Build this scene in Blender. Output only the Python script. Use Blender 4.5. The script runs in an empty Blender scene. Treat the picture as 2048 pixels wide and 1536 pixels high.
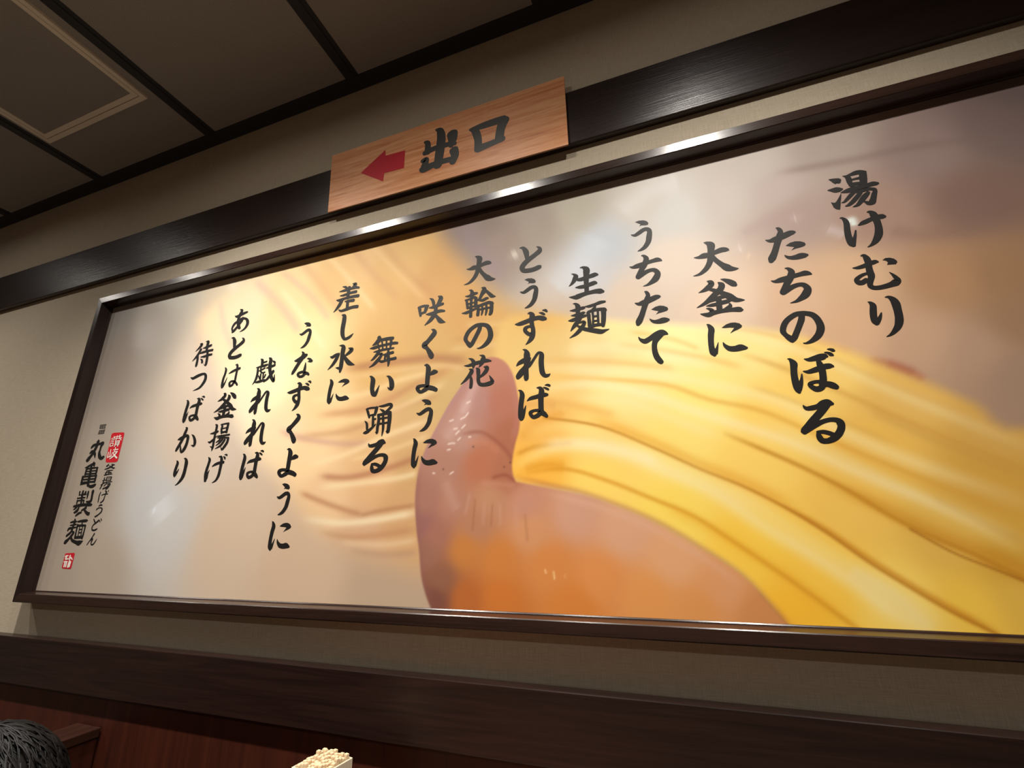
import bpy, bmesh, math, random
import numpy as np
from mathutils import Vector, Matrix

random.seed(7)
C = bpy.context.scene.collection
S = bpy.context.scene

# ------------------------------------------------------------------ camera
cam_data = bpy.data.cameras.new('camera')
cam = bpy.data.objects.new('camera', cam_data)
C.objects.link(cam)
cam_data.sensor_fit = 'HORIZONTAL'
cam_data.sensor_width = 36.0
cam_data.lens = 15.8737
cam_data.clip_start = 0.02
cam.matrix_world = Matrix(((0.9417, 0.1167, 0.3155, 0.0),
                           (0.3359, -0.2782, -0.8999, -0.86),
                           (-0.0172, 0.9534, -0.3012, 1.2),
                           (0, 0, 0, 1)))
S.camera = cam

# ------------------------------------------------------------------ view, world, lights
S.view_settings.view_transform = 'Standard'
S.view_settings.look = 'None'
S.view_settings.gamma = 1.0
S.view_settings.use_curve_mapping = False
S.view_settings.exposure = 0.0

world = bpy.data.worlds.new('world')
world.use_nodes = True
world.node_tree.nodes['Background'].inputs[0].default_value = (0.55, 0.5, 0.45, 1)
world.node_tree.nodes['Background'].inputs[1].default_value = 0.02
S.world = world

# recessed downlights shining straight down: x, y, power, half-cone (deg)
DOWNLIGHTS = [
    (-3.03, -0.69, 56, 68),
    (-2.34, -0.69, 24, 68),
    (-1.13, -0.69, 128, 66),
    (-0.48, -0.69, 40, 70),
    (0.20, -0.69, 104, 67),
]
LAMP_COLOUR = (1.0, 0.935, 0.85)
CEIL = 2.5318
FLOOR = -0.06
WALL = 0.0103


def spot(x, y, z, power, half, aim, blend, radius=0.03):
    d = bpy.data.lights.new('downlight_or_fill_beam', 'SPOT')
    d.energy = power
    d.color = LAMP_COLOUR
    d.spot_size = math.radians(half * 2)
    d.spot_blend = blend
    d.shadow_soft_size = radius
    o = bpy.data.objects.new('downlight_or_fill_beam', d)
    C.objects.link(o)
    o.location = (x, y, z)
    o.rotation_euler = (Vector(aim) - Vector((x, y, z))).to_track_quat('-Z', 'Y').to_euler()
    return o


for x, y, p, h in DOWNLIGHTS:
    spot(x, y, CEIL - 0.012, p, h, (x, y, 0), 1.0)
# unseen fill spots added deeper in the room to raise the ambient light
for x, y in ((-2.6, -2.6), (-0.9, -2.6), (0.9, -2.6)):
    spot(x, y, CEIL - 0.012, 105, 70, (x, y, 0), 0.9)

# ------------------------------------------------------------------ helpers


def nd(m, t, **kw):
    n = m.node_tree.nodes.new(t)
    for k, v in kw.items():
        setattr(n, k, v)
    return n


def new_mat(name, col=(0.5, 0.5, 0.5), rough=0.5, spec=0.5):
    m = bpy.data.materials.new(name)
    m.use_nodes = True
    b = m.node_tree.nodes['Principled BSDF']
    b.inputs['Base Color'].default_value = (*col, 1)
    b.inputs['Roughness'].default_value = rough
    b.inputs['Specular IOR Level'].default_value = spec
    return m, b


def hexlin(h):
    v = [int(h[i:i + 2], 16) / 255 for i in (0, 2, 4)]
    return tuple(c / 12.92 if c <= 0.04045 else ((c + 0.055) / 1.055) ** 2.4 for c in v)


def ramp(m, stops):
    r = nd(m, 'ShaderNodeValToRGB')
    e = r.color_ramp.elements
    while len(e) < len(stops):
        e.new(0.5)
    for i, (p, c) in enumerate(stops):
        e[i].position = p
        e[i].color = (*c, 1)
    return r


def coords(m, scale):
    tc = nd(m, 'ShaderNodeTexCoord')
    mp = nd(m, 'ShaderNodeMapping')
    mp.inputs['Scale'].default_value = scale
    m.node_tree.links.new(tc.outputs['Object'], mp.inputs['Vector'])
    return mp


def noise(m, vec, scale, detail=4, rough=0.55, dist=0.0):
    n = nd(m, 'ShaderNodeTexNoise')
    n.inputs['Scale'].default_value = scale
    n.inputs['Detail'].default_value = detail
    n.inputs['Roughness'].default_value = rough
    n.inputs['Distortion'].default_value = dist
    m.node_tree.links.new(vec.outputs[0], n.inputs['Vector'])
    return n


def bump(m, b, src, strength, distance=0.001):
    n = nd(m, 'ShaderNodeBump')
    n.inputs['Strength'].default_value = strength
    n.inputs['Distance'].default_value = distance
    m.node_tree.links.new(src, n.inputs['Height'])
    m.node_tree.links.new(n.outputs[0], b.inputs['Normal'])
    return n


def wood_mat(name, dark, light, rough=0.3, stretch=(2.0, 40.0, 40.0), spec=0.5, bs=0.25, dist=1.2, groove=None):
    m, b = new_mat(name, dark, rough, spec)
    L = m.node_tree.links
    v = coords(m, stretch)
    n1 = noise(m, v, 1.0, 6, 0.6, dist)
    n2 = noise(m, v, 5.0, 5, 0.7, 0.3)
    mix = nd(m, 'ShaderNodeMath', operation='MULTIPLY_ADD')
    L.new(n2.outputs['Fac'], mix.inputs[0])
    mix.inputs[1].default_value = 0.35
    L.new(n1.outputs['Fac'], mix.inputs[2])
    r = ramp(m, [(0.45, dark), (0.95, light)])
    L.new(mix.outputs[0], r.inputs[0])
    L.new(r.outputs[0], b.inputs['Base Color'])
    if groove:
        # fine grooves along the grain, so that a lamp's reflection smears across it
        n3 = noise(m, coords(m, groove), 1.0, 2, 0.5)
        add = nd(m, 'ShaderNodeMath', operation='MULTIPLY_ADD')
        L.new(n3.outputs['Fac'], add.inputs[0])
        add.inputs[1].default_value = 0.8
        L.new(mix.outputs[0], add.inputs[2])
        bump(m, b, add.outputs[0], bs, 0.0008)
    else:
        bump(m, b, mix.outputs[0], bs, 0.0008)
    return m


def obj(name, me, mat=None, parent=None):
    o = bpy.data.objects.new(name, me)
    C.objects.link(o)
    if mat is not None and len(me.materials) == 0:
        me.materials.append(mat)
    if parent is not None:
        o.parent = parent
    return o


def bm_mesh(name, bm, smooth=False):
    me = bpy.data.meshes.new(name)
    bm.normal_update()
    bm.to_mesh(me)
    bm.free()
    if smooth:
        for p in me.polygons:
            p.use_smooth = True
    return me


def box_bm(x0, x1, y0, y1, z0, z1, bev=0.0, seg=2, bm=None):
    own = bm if bm is not None else bmesh.new()
    b = bmesh.new()
    bmesh.ops.create_cube(b, size=1.0)
    for v in b.verts:
        v.co = Vector(((x0 + x1) / 2 + v.co.x * (x1 - x0), (y0 + y1) / 2 + v.co.y * (y1 - y0), (z0 + z1) / 2 + v.co.z * (z1 - z0)))
    if bev:
        bmesh.ops.bevel(b, geom=list(b.edges), offset=bev, segments=seg, affect='EDGES', profile=0.5)
    tmp = bpy.data.meshes.new('tmp')
    b.to_mesh(tmp)
    b.free()
    own.from_mesh(tmp)
    bpy.data.meshes.remove(tmp)
    return own


def box(name, x0, x1, y0, y1, z0, z1, mat, parent=None, bev=0.0, seg=2):
    return obj(name, bm_mesh(name, box_bm(x0, x1, y0, y1, z0, z1, bev, seg)), mat, parent)


def struct(o, label=None):
    o['kind'] = 'structure'
    if label:
        o['label'] = label
    return o


def tag(o, label, cat, group=None):
    o['label'] = label
    o['category'] = cat
    if group:
        o['group'] = group
    return o


def thing(name, loc, label, cat, group=None):
    o = bpy.data.objects.new(name, None)
    o.empty_display_size = 0.05
    C.objects.link(o)
    o.location = loc
    return tag(o, label, cat, group)


def put(o, parent):
    """parent a mesh built in world coordinates to an unrotated Empty"""
    o.parent = parent
    o.matrix_parent_inverse = Matrix.Translation(parent.location).inverted()
    return o


# ------------------------------------------------------------------ materials
# woven beige wall covering
M_wall, b = new_mat('woven_wallpaper', hexlin('c4b49a'), 0.75, 0.25)
L = M_wall.node_tree.links
va = coords(M_wall, (30, 1, 700))
vb = coords(M_wall, (700, 1, 30))
na, nb = noise(M_wall, va, 1.0, 3, 0.6), noise(M_wall, vb, 1.0, 3, 0.6)
mx = nd(M_wall, 'ShaderNodeMath', operation='ADD')
L.new(na.outputs['Fac'], mx.inputs[0])
L.new(nb.outputs['Fac'], mx.inputs[1])
r = ramp(M_wall, [(0.3, hexlin('a89a84')), (0.75, hexlin('cdc1ad'))])
hm = nd(M_wall, 'ShaderNodeMath', operation='MULTIPLY')
hm.inputs[1].default_value = 0.5
L.new(mx.outputs[0], hm.inputs[0])
L.new(hm.outputs[0], r.inputs[0])
L.new(r.outputs[0], b.inputs['Base Color'])
bump(M_wall, b, mx.outputs[0], 0.35, 0.0006)

M_beam = wood_mat('dark_stained_wood', hexlin('1c1210'), hexlin('2b1c18'), 0.3, (3.0, 60.0, 60.0), 0.6, 0.45, 1.2, (7.0, 500.0, 500.0))
M_frame = wood_mat('dark_frame_lacquer', hexlin('221511'), hexlin('38261f'), 0.22, (3.0, 80.0, 80.0), 0.5, 0.15)
M_frame_v = wood_mat('dark_frame_lacquer_upright', hexlin('1a100e'), hexlin('2a1c18'), 0.3, (80.0, 80.0, 3.0), 0.5, 0.15)
M_board = wood_mat('dark_board_wood', hexlin('170d0b'), hexlin('2c1a15'), 0.34, (2.2, 30.0, 45.0), 0.5, 0.3, 2.0)
M_panelling = wood_mat('red_brown_panelling', hexlin('2e120a'), hexlin('4a2012'), 0.45, (26.0, 26.0, 1.6), 0.4, 0.15)
M_bench = wood_mat('red_brown_bench_wood', hexlin('24110c'), hexlin('402418'), 0.4, (30.0, 3.0, 30.0), 0.4, 0.15)
M_table = wood_mat('table_wood', hexlin('5a3822'), hexlin('855738'), 0.35, (3.0, 30.0, 30.0), 0.4, 0.1)

M_ceiling, b = new_mat('ceiling_tile', hexlin('949290'), 0.9, 0.1)
v = coords(M_ceiling, (1, 1, 1))
n = noise(M_ceiling, v, 420.0, 2, 0.6)
bump(M_ceiling, b, n.outputs['Fac'], 0.3, 0.0006)
r = ramp(M_ceiling, [(0.3, hexlin('888684')), (0.7, hexlin('9e9c9a'))])
M_ceiling.node_tree.links.new(n.outputs['Fac'], r.inputs[0])
M_ceiling.node_tree.links.new(r.outputs[0], b.inputs['Base Color'])
M_bar, _ = new_mat('dark_ceiling_bar', hexlin('2b2c31'), 0.55, 0.3)
M_hatch, _ = new_mat('hatch_aluminium', hexlin('e4dccf'), 0.5, 0.4)
M_plain, _ = new_mat('room_plaster', hexlin('8a8078'), 0.9, 0.2)
M_floor = wood_mat('floor_boards', hexlin('4a3a2c'), hexlin('6e5a48'), 0.5, (2.0, 20.0, 20.0), 0.3, 0.1)
M_ink, _ = new_mat('black_ink', hexlin('1a1918'), 0.5, 0.32)
M_ink_grey, _ = new_mat('faded_black_ink', hexlin('4a4540'), 0.5, 0.4)
M_red_ink, _ = new_mat('red_ink', hexlin('c8202c'), 0.42, 0.5)
M_white_ink, _ = new_mat('white_ink', hexlin('eee6dc'), 0.42, 0.5)
M_sign_red, _ = new_mat('sign_red', hexlin('c0182c'), 0.5, 0.4)
M_sign_ink, _ = new_mat('sign_black', hexlin('2b2a28'), 0.45, 0.5)
M_sign_edge, _ = new_mat('sign_core', hexlin('b98a6a'), 0.6, 0.3)
M_white_metal, _ = new_mat('white_enamel', hexlin('d8d4cc'), 0.4, 0.5)
M_reflector, b = new_mat('downlight_reflector', hexlin('c8c8c8'), 0.25, 0.5)
b.inputs['Metallic'].default_value = 1.0
M_lamp, b = new_mat('lamp_face', (0.9, 0.9, 0.9), 0.4)
b.inputs['Emission Color'].default_value = (*LAMP_COLOUR, 1)
b.inputs['Emission Strength'].default_value = 300.0

# printed wood grain of the exit board
M_sign, b = new_mat('printed_wood_sign', hexlin('c07a4c'), 0.42, 0.45)
L = M_sign.node_tree.links
v = coords(M_sign, (3.0, 1.0, 60.0))
n1 = noise(M_sign, v, 1.2, 6, 0.62, 1.0)
n2 = noise(M_sign, coords(M_sign, (22.0, 1.0, 320.0)), 1.0, 3, 0.6)
ad = nd(M_sign, 'ShaderNodeMath', operation='MULTIPLY_ADD')
L.new(n2.outputs['Fac'], ad.inputs[0])
ad.inputs[1].default_value = 0.35
L.new(n1.outputs['Fac'], ad.inputs[2])
r = ramp(M_sign, [(0.42, hexlin('b86c42')), (0.6, hexlin('de9460')), (0.85, hexlin('f0b484'))])
L.new(ad.outputs[0], r.inputs[0])
L.new(r.outputs[0], b.inputs['Base Color'])

# print of the big panel: colour stored on the sheet, fine canvas bump
M_print, b = new_mat('printed_sheet', (0.7, 0.6, 0.5), 0.55, 0.3)
L = M_print.node_tree.links
at = nd(M_print, 'ShaderNodeAttribute', attribute_name='print_colour')
L.new(at.outputs['Color'], b.inputs['Base Color'])
n = noise(M_print, coords(M_print, (1, 1, 1)), 900.0, 2, 0.6)
bump(M_print, b, n.outputs['Fac'], 0.12, 0.0004)

# ------------------------------------------------------------------ writing: strokes in mm on the sheet (x,z,width), P = outline
GLYPHS = {
 '湯': '2080.5,762.1,1.4 2085.0,759.7,6.1 2089.4,756.6,10.7 2093.4,753.9,12.2 2094.6,751.4,5.8|2074.0,739.5,1.1 2079.8,738.2,6.2 2086.0,736.7,10.9 2092.3,735.8,8.9 2096.4,735.5,3.8|P2093.0,727.1 2088.0,719.5 2082.7,712.0 2080.1,709.8 2076.9,710.9 2073.7,712.6 2075.4,705.8 2075.9,700.8 2078.9,696.3 2082.9,694.0 2085.0,693.8 2087.6,702.9 2089.0,709.5 2091.7,718.4 2092.8,723.7|2102.8,763.1,1.1 2107.2,760.5,5.2 2110.2,755.7,8.5 2110.5,747.8,8.3 2110.9,739.9,5.9|2106.4,761.2,2.7 2114.5,762.2,5.5 2122.7,763.8,8.2 2130.5,763.4,8.2 2137.8,761.0,5.4|2134.3,760.7,10.5 2132.8,753.4,11.6 2131.7,745.3,11.5 2131.5,738.4,9.0|2114.1,750.9,3.4 2122.1,751.2,4.4 2128.7,750.5,5.4|2111.0,740.3,8.1 2117.9,740.8,6.8 2125.5,739.8,6.1 2132.9,737.9,6.0|2092.8,728.6,1.1 2102.8,729.3,8.1 2112.0,730.8,8.7 2123.8,731.7,8.0 2135.5,732.2,8.0 2143.3,732.9,8.7 2148.8,732.0,6.7 2151.2,731.9,4.0|2112.9,723.8,5.4 2122.0,723.2,6.0 2131.7,723.7,6.0 2137.5,724.0,5.3|2135.2,724.0,4.6 2140.1,722.5,5.9 2144.1,719.2,5.8 2140.8,710.6,8.2 2137.6,702.0,8.9 2134.4,696.1,10.5 2129.4,694.9,7.8 2124.6,699.0,3.5 2122.3,700.8,1.5|2113.5,724.4,4.9 2107.7,719.9,6.7 2100.5,713.0,5.8 2094.5,707.8,3.8 2090.0,707.1,1.1|2122.4,720.3,5.8 2116.2,713.9,7.3 2107.7,705.4,7.2 2099.6,699.5,5.1 2094.0,698.3,1.3|2133.2,717.0,5.9 2126.6,710.7,8.7 2120.3,703.7,8.1 2112.4,695.8,5.5 2104.7,693.6,1.0',
 'け': '2080.6,675.5,1.3 2084.0,675.3,3.7 2087.6,668.9,7.4 2088.3,660.6,9.0 2086.6,647.8,9.4 2085.9,634.7,10.0 2087.0,624.0,10.9 2088.7,618.4,10.0 2089.9,615.5,6.5|2089.6,618.2,7.6 2092.7,626.5,6.2 2095.9,634.8,4.3 2098.8,644.5,2.5|2104.8,653.8,1.7 2111.9,656.9,7.4 2119.9,659.4,8.1 2129.0,662.2,7.6 2137.6,663.1,8.9 2142.9,662.3,8.9 2146.0,661.4,5.1|2123.0,677.2,2.1 2127.2,676.0,6.2 2130.7,670.3,10.6 2132.3,660.6,10.6 2133.0,648.6,10.1 2131.6,635.9,11.3 2128.6,626.4,11.4 2123.0,617.5,9.4 2116.0,610.9,5.1 2108.8,607.6,0.9',
 'む': '2096.0,592.9,2.5 2100.1,592.5,5.8 2102.8,585.6,9.5 2103.4,577.9,9.6 2102.3,568.2,9.5 2102.0,558.3,10.1 2102.2,550.9,9.8 2098.9,541.8,8.5 2096.9,534.9,7.9 2099.4,529.6,7.5 2107.0,527.4,7.6 2116.0,527.9,8.1 2125.2,529.6,9.1 2132.8,532.2,12.0 2136.7,535.6,8.2 2134.3,542.7,6.2 2131.3,548.8,3.2 2128.6,552.7,1.3|2079.5,572.1,1.7 2086.3,571.1,5.5 2094.9,572.3,7.2 2105.7,575.5,7.7 2113.2,576.9,7.2 2117.1,576.0,3.0|2096.3,557.4,4.7 2088.5,555.1,5.7 2081.0,550.0,6.8 2079.7,545.9,6.9 2082.6,542.6,8.9 2087.5,541.8,8.7 2093.7,545.4,7.8|P2123.8,577.5 2128.5,580.5 2134.7,580.1 2140.2,576.8 2143.2,572.4 2143.4,569.3 2140.4,565.9 2134.5,567.0 2128.3,567.4 2130.5,571.0 2129.1,575.0 2126.0,577.0',
 'り': '2086.9,504.3,1.1 2089.9,502.2,4.9 2092.7,496.3,8.8 2091.1,487.2,9.6 2089.4,477.0,9.7 2089.6,467.7,9.7 2091.0,462.3,5.8|2091.6,462.7,5.3 2095.1,469.0,6.2 2098.7,475.3,4.4 2101.3,481.2,1.9|2112.7,508.3,1.6 2117.6,507.4,5.1 2122.1,501.8,9.3 2124.2,493.8,11.5 2124.1,482.2,10.9 2123.4,470.8,11.0 2121.7,462.0,11.2 2118.1,453.6,9.6 2111.6,445.7,7.0 2105.3,440.5,4.0 2099.1,437.9,1.0',
 'た': '1957.0,660.2,1.6 1963.9,657.0,6.7 1971.5,657.9,10.1 1980.2,659.8,11.3 1990.1,662.8,11.2 1998.8,665.3,10.0 2005.1,665.5,6.7 2006.9,665.3,3.3|1978.2,681.9,1.8 1981.5,679.6,6.0 1984.0,672.7,8.2 1980.8,663.1,10.8 1976.4,653.2,10.9 1971.9,642.0,10.3 1966.6,629.7,11.0 1960.6,618.9,12.1 1958.2,613.5,7.6|P1987.0,640.7 1995.2,645.0 2003.6,646.1 2011.4,644.1 2017.7,640.1 2019.1,635.7 2016.4,633.0 2009.1,631.5 2000.8,630.8 1994.5,628.6 2000.6,634.9 1994.8,637.0|1982.2,621.0,1.7 1986.0,616.3,5.0 1991.7,613.6,7.1 1999.7,613.1,9.7 2006.9,614.0,11.0 2013.8,613.7,8.4 2017.3,613.5,4.5',
 'ち': '1951.8,573.8,1.5 1957.7,571.2,5.7 1966.0,572.1,9.5 1975.4,573.3,10.1 1987.9,575.8,8.2 1999.1,577.2,8.2 2007.2,578.0,9.5 2012.8,576.1,6.9 2016.1,574.1,3.1|1978.0,594.3,1.8 1982.8,592.6,5.4 1986.6,585.2,10.1 1984.0,576.6,11.3 1979.8,569.8,11.8 1974.1,560.7,10.1 1969.2,552.7,9.6 1965.7,547.0,8.5 1967.2,544.2,5.6|1966.4,545.6,8.2 1972.2,549.5,9.5 1983.1,554.9,8.5 1993.5,557.2,7.5 2001.0,555.0,8.4 2005.1,547.9,10.7 2003.9,541.8,12.4 1999.3,535.2,12.5 1992.5,530.3,9.2 1983.8,525.7,5.0 1974.1,523.9,1.0',
 'の': '1986.8,496.7,9.5 1984.8,488.6,9.7 1978.7,476.3,9.3 1972.8,465.3,9.3 1967.9,456.5,9.4 1964.0,451.2,6.0|1964.9,453.4,10.1 1960.1,459.0,9.5 1956.2,464.4,7.6 1953.4,470.9,9.0 1954.6,478.0,9.3 1959.1,487.0,9.3 1966.4,494.3,8.9 1977.2,500.3,8.8 1986.2,501.1,8.4 1994.6,499.6,8.4 2002.5,495.7,9.2 2007.8,488.1,10.1 2010.6,478.0,10.8 2010.6,468.5,11.5 2007.0,459.6,11.0 2000.9,452.4,9.8 1992.3,446.7,6.6 1984.3,444.4,3.4 1980.2,445.1,1.6',
 'ぼ': '1951.2,419.8,1.4 1954.7,417.9,4.9 1958.5,409.8,10.9 1957.3,400.8,9.9 1955.8,389.5,9.9 1955.6,378.2,10.5 1956.1,368.0,10.6 1957.2,361.2,8.8 1958.0,357.8,4.9|1958.8,362.2,6.9 1962.4,371.8,6.9 1965.4,380.4,4.6 1967.4,389.7,1.8|1975.9,416.0,1.6 1982.4,413.9,6.2 1991.0,415.0,8.9 1999.6,416.0,11.2 2007.1,416.7,9.0 2010.1,415.7,3.4|1970.4,394.4,1.6 1977.4,392.4,6.1 1986.1,394.0,8.2 1994.8,396.3,9.2 2003.5,398.5,9.3 2010.8,398.6,8.3 2015.2,397.4,3.3|1995.6,409.8,6.8 1996.9,402.2,9.6 1997.9,393.0,10.3 1997.5,384.1,10.0 1996.3,375.4,10.3 1994.0,367.9,10.7|1991.3,373.2,6.0 1983.1,373.5,5.4 1976.2,370.6,6.9 1977.9,365.4,7.4 1983.5,360.9,8.8 1990.0,361.8,9.2 1995.5,366.6,8.2 2002.0,367.5,9.3 2008.5,364.0,10.3 2012.8,360.7,7.6|2012.6,428.7,1.4 2016.6,427.8,4.0 2020.3,425.6,5.4 2022.2,424.5,2.8|2007.5,423.7,1.4 2011.8,422.3,3.9 2015.8,419.0,6.1 2018.6,417.0,3.3',
 'る': '1959.4,335.1,1.6 1960.5,332.1,4.2 1963.8,329.2,6.5 1972.1,329.5,7.9 1980.6,331.3,8.2 1988.4,334.8,11.4 1995.6,335.1,12.3 2001.5,333.4,4.8|1995.6,335.1,9.2 1987.9,327.3,11.0 1977.7,316.6,11.0 1967.8,306.9,11.1 1958.9,298.1,10.2 1952.4,292.4,8.8 1950.2,290.4,5.6|1952.0,290.3,8.7 1960.1,294.9,8.8 1970.0,299.8,7.9 1981.8,305.0,7.0 1992.8,307.2,6.8 2001.4,305.8,7.9 2005.7,301.3,10.8 2006.2,295.0,10.3 2003.4,288.0,10.1 1998.2,281.2,10.1 1991.0,275.7,9.4 1982.5,272.7,8.1 1974.9,274.3,8.8 1972.3,281.3,8.1 1972.2,287.5,4.6|1971.4,288.1,4.7 1979.4,288.0,6.3 1986.8,285.5,6.8 1993.0,281.7,7.3',
 '大': '1828.5,652.1,1.4 1837.0,650.8,6.3 1846.4,652.1,11.2 1855.6,652.1,9.8 1867.3,655.0,9.0 1879.0,657.8,10.4 1887.8,656.4,8.3 1891.4,654.8,3.4|1850.3,681.4,1.4 1855.8,679.3,6.7 1861.8,672.7,13.8 1860.9,662.2,11.9 1858.7,649.9,12.0 1855.9,637.9,10.6 1849.8,626.7,9.4 1841.9,618.7,7.9 1833.2,613.6,5.2 1822.1,611.9,1.1|1861.6,646.4,8.4 1867.0,636.7,8.5 1875.5,625.7,9.9 1883.2,617.7,13.4 1890.3,613.4,9.9 1897.7,611.7,5.4 1902.5,611.3,1.3',
 '釜': '1844.5,596.0,1.3 1849.6,592.9,8.6 1851.2,587.8,10.0 1843.6,581.2,9.6 1836.3,577.3,6.6 1826.9,574.4,1.1|1868.9,595.2,1.3 1875.1,592.2,5.8 1883.0,586.5,10.1 1889.7,580.4,10.6 1892.5,577.7,6.2|1863.6,589.2,2.4 1868.2,582.8,11.0 1866.0,575.2,10.7 1857.2,567.6,10.6 1847.2,558.9,10.0 1837.3,551.5,7.6 1827.7,546.7,4.5 1819.5,543.6,1.0|1843.3,579.2,3.9 1851.7,575.5,6.5 1859.8,570.4,8.3 1868.9,564.6,8.8 1878.5,556.1,12.3 1887.9,547.6,9.4 1896.1,545.4,5.8 1902.3,544.2,1.5|1843.9,550.9,1.5 1853.2,554.4,5.8 1862.3,557.3,7.2 1869.9,557.1,5.2|1836.3,544.0,1.3 1845.1,544.1,5.9 1856.2,544.6,7.1 1867.3,546.4,7.8 1875.0,546.9,7.1 1878.7,546.8,3.2|1859.5,552.5,9.7 1858.7,543.4,9.7 1858.0,534.4,9.7 1857.1,528.0,6.4|1835.6,539.2,1.0 1840.8,537.0,5.0 1845.6,532.1,6.6 1842.0,529.5,6.2|1876.8,541.3,3.2 1876.6,536.1,7.4 1870.6,532.0,7.5 1865.0,530.5,5.1|1824.3,529.5,1.5 1831.7,526.8,6.4 1838.2,525.6,9.0 1847.2,527.9,8.3 1858.3,529.1,7.7 1869.1,529.1,7.7 1879.7,528.4,7.6 1889.1,527.3,9.5 1894.1,525.7,7.6 1896.0,525.3,3.8',
 'に': '1832.0,506.2,1.7 1835.1,503.5,5.8 1838.3,495.2,10.2 1836.2,484.1,10.2 1834.5,471.7,9.6 1833.9,459.3,9.6 1835.1,449.1,10.8 1837.0,443.3,5.5|1839.1,447.3,7.5 1842.4,455.5,4.8 1846.4,467.3,1.1|P1856.1,495.4 1865.0,500.9 1872.7,502.7 1880.0,502.1 1886.9,499.0 1890.5,493.9 1889.3,491.0 1883.1,487.7 1876.5,485.6 1868.7,481.9 1877.4,492.0 1870.3,493.6 1861.8,494.0|1854.5,465.7,1.8 1856.8,459.5,5.7 1863.2,452.9,9.0 1872.3,450.9,10.3 1881.7,451.9,11.5 1888.7,450.3,7.2 1891.9,449.8,3.6',
 'う': 'P1725.2,764.0 1732.9,765.5 1741.8,764.0 1748.4,760.3 1751.7,754.5 1750.0,751.0 1744.9,750.8 1736.8,753.0 1732.4,751.1 1735.8,755.9 1731.0,759.3|1714.4,734.7,1.8 1721.9,732.0,6.5 1729.9,735.4,8.5 1739.4,740.6,8.6 1747.1,740.9,8.1 1751.5,734.4,9.2 1749.4,721.1,11.0 1746.4,709.7,10.3 1739.0,699.4,8.7 1731.0,694.6,5.7 1723.8,692.6,1.2',
 'て': '1706.5,500.7,1.7 1709.7,494.8,5.6 1717.6,490.2,9.9 1727.4,494.0,9.8 1738.6,499.4,12.4 1749.4,502.9,12.5 1756.2,501.1,8.4 1760.5,498.5,3.2|1749.9,502.2,12.0 1742.8,495.4,11.8 1736.6,487.2,10.2 1733.8,477.2,9.3 1733.7,465.5,9.8 1736.0,454.8,10.4 1740.3,446.5,10.0 1743.3,442.9,8.3',
 '生': '1601.0,680.8,1.5 1607.7,680.0,5.8 1614.0,672.5,13.7 1613.1,658.9,11.6 1612.1,644.0,10.1 1611.9,630.5,9.4 1611.4,617.2,9.3|1581.7,669.6,1.5 1587.1,666.9,4.8 1590.1,660.9,11.1 1586.2,652.5,9.0 1581.0,646.0,5.9 1574.6,641.0,1.2|1593.8,653.2,6.1 1601.9,652.2,8.5 1612.8,654.4,8.5 1623.7,655.9,9.2 1631.7,657.1,9.1 1637.0,656.0,4.5|1587.9,635.2,1.2 1596.7,634.4,6.8 1608.8,634.2,8.4 1619.6,636.4,9.1 1629.0,637.9,9.0 1633.6,636.5,4.4|1573.5,615.0,1.2 1585.8,612.4,8.6 1591.3,612.8,10.9 1604.9,615.9,9.1 1618.3,617.3,8.2 1631.5,617.6,9.6 1640.5,615.8,10.8 1646.3,613.9,5.0',
 '麺': '1580.9,598.1,1.4 1586.2,596.3,5.4 1590.5,588.9,10.5 1589.7,575.9,8.8 1587.6,564.7,8.2 1586.0,559.3,6.9|1573.3,582.9,1.5 1584.0,582.1,6.6 1594.8,583.7,6.7 1602.8,584.4,6.6 1604.8,583.6,3.5|1575.3,571.0,1.5 1583.3,570.6,5.9 1594.0,571.5,6.6 1602.1,572.9,5.9 1604.7,573.2,2.2|1568.7,560.2,1.7 1577.4,560.1,7.3 1588.2,562.5,7.3 1598.9,564.9,6.6 1608.2,566.1,4.4 1610.8,566.6,2.2|1594.7,561.3,5.8 1586.2,552.0,9.4 1579.1,544.7,7.2 1572.0,535.9,1.4|1591.4,551.1,2.2 1598.1,552.8,5.7 1602.6,550.6,5.8 1598.9,544.1,8.4 1591.8,535.4,8.5 1582.0,527.2,6.5 1569.1,520.8,1.2|1587.1,545.4,4.0 1599.7,536.9,7.4 1609.8,532.7,8.2 1622.4,528.6,9.8 1634.9,524.7,9.4 1643.8,526.0,4.9 1651.3,527.5,1.1|1605.6,586.8,1.5 1614.8,585.8,5.9 1626.7,587.8,5.9 1637.3,590.2,7.0 1647.6,590.3,4.3|1627.7,583.3,2.9 1623.4,578.4,6.5 1617.9,573.6,4.3|1607.9,571.9,2.0 1611.6,567.6,7.0 1612.1,556.1,7.1 1612.5,543.2,7.7 1612.6,536.1,6.4|1611.3,572.7,5.8 1621.9,575.0,6.5 1633.6,575.0,6.4 1645.0,572.9,7.0 1648.6,570.1,3.3|1643.1,573.2,10.3 1642.5,560.5,9.6 1641.0,546.7,9.2 1639.6,536.4,6.4|1620.6,571.7,4.9 1620.7,558.8,4.3 1619.7,544.8,4.9|1631.3,571.1,4.6 1630.9,557.0,4.6 1630.5,542.9,4.9|1620.9,560.9,4.0 1629.9,560.7,4.0|1620.1,550.6,3.7 1629.1,550.2,3.7|1612.8,538.9,7.1 1625.9,540.9,6.4 1639.9,539.9,5.6',
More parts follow.
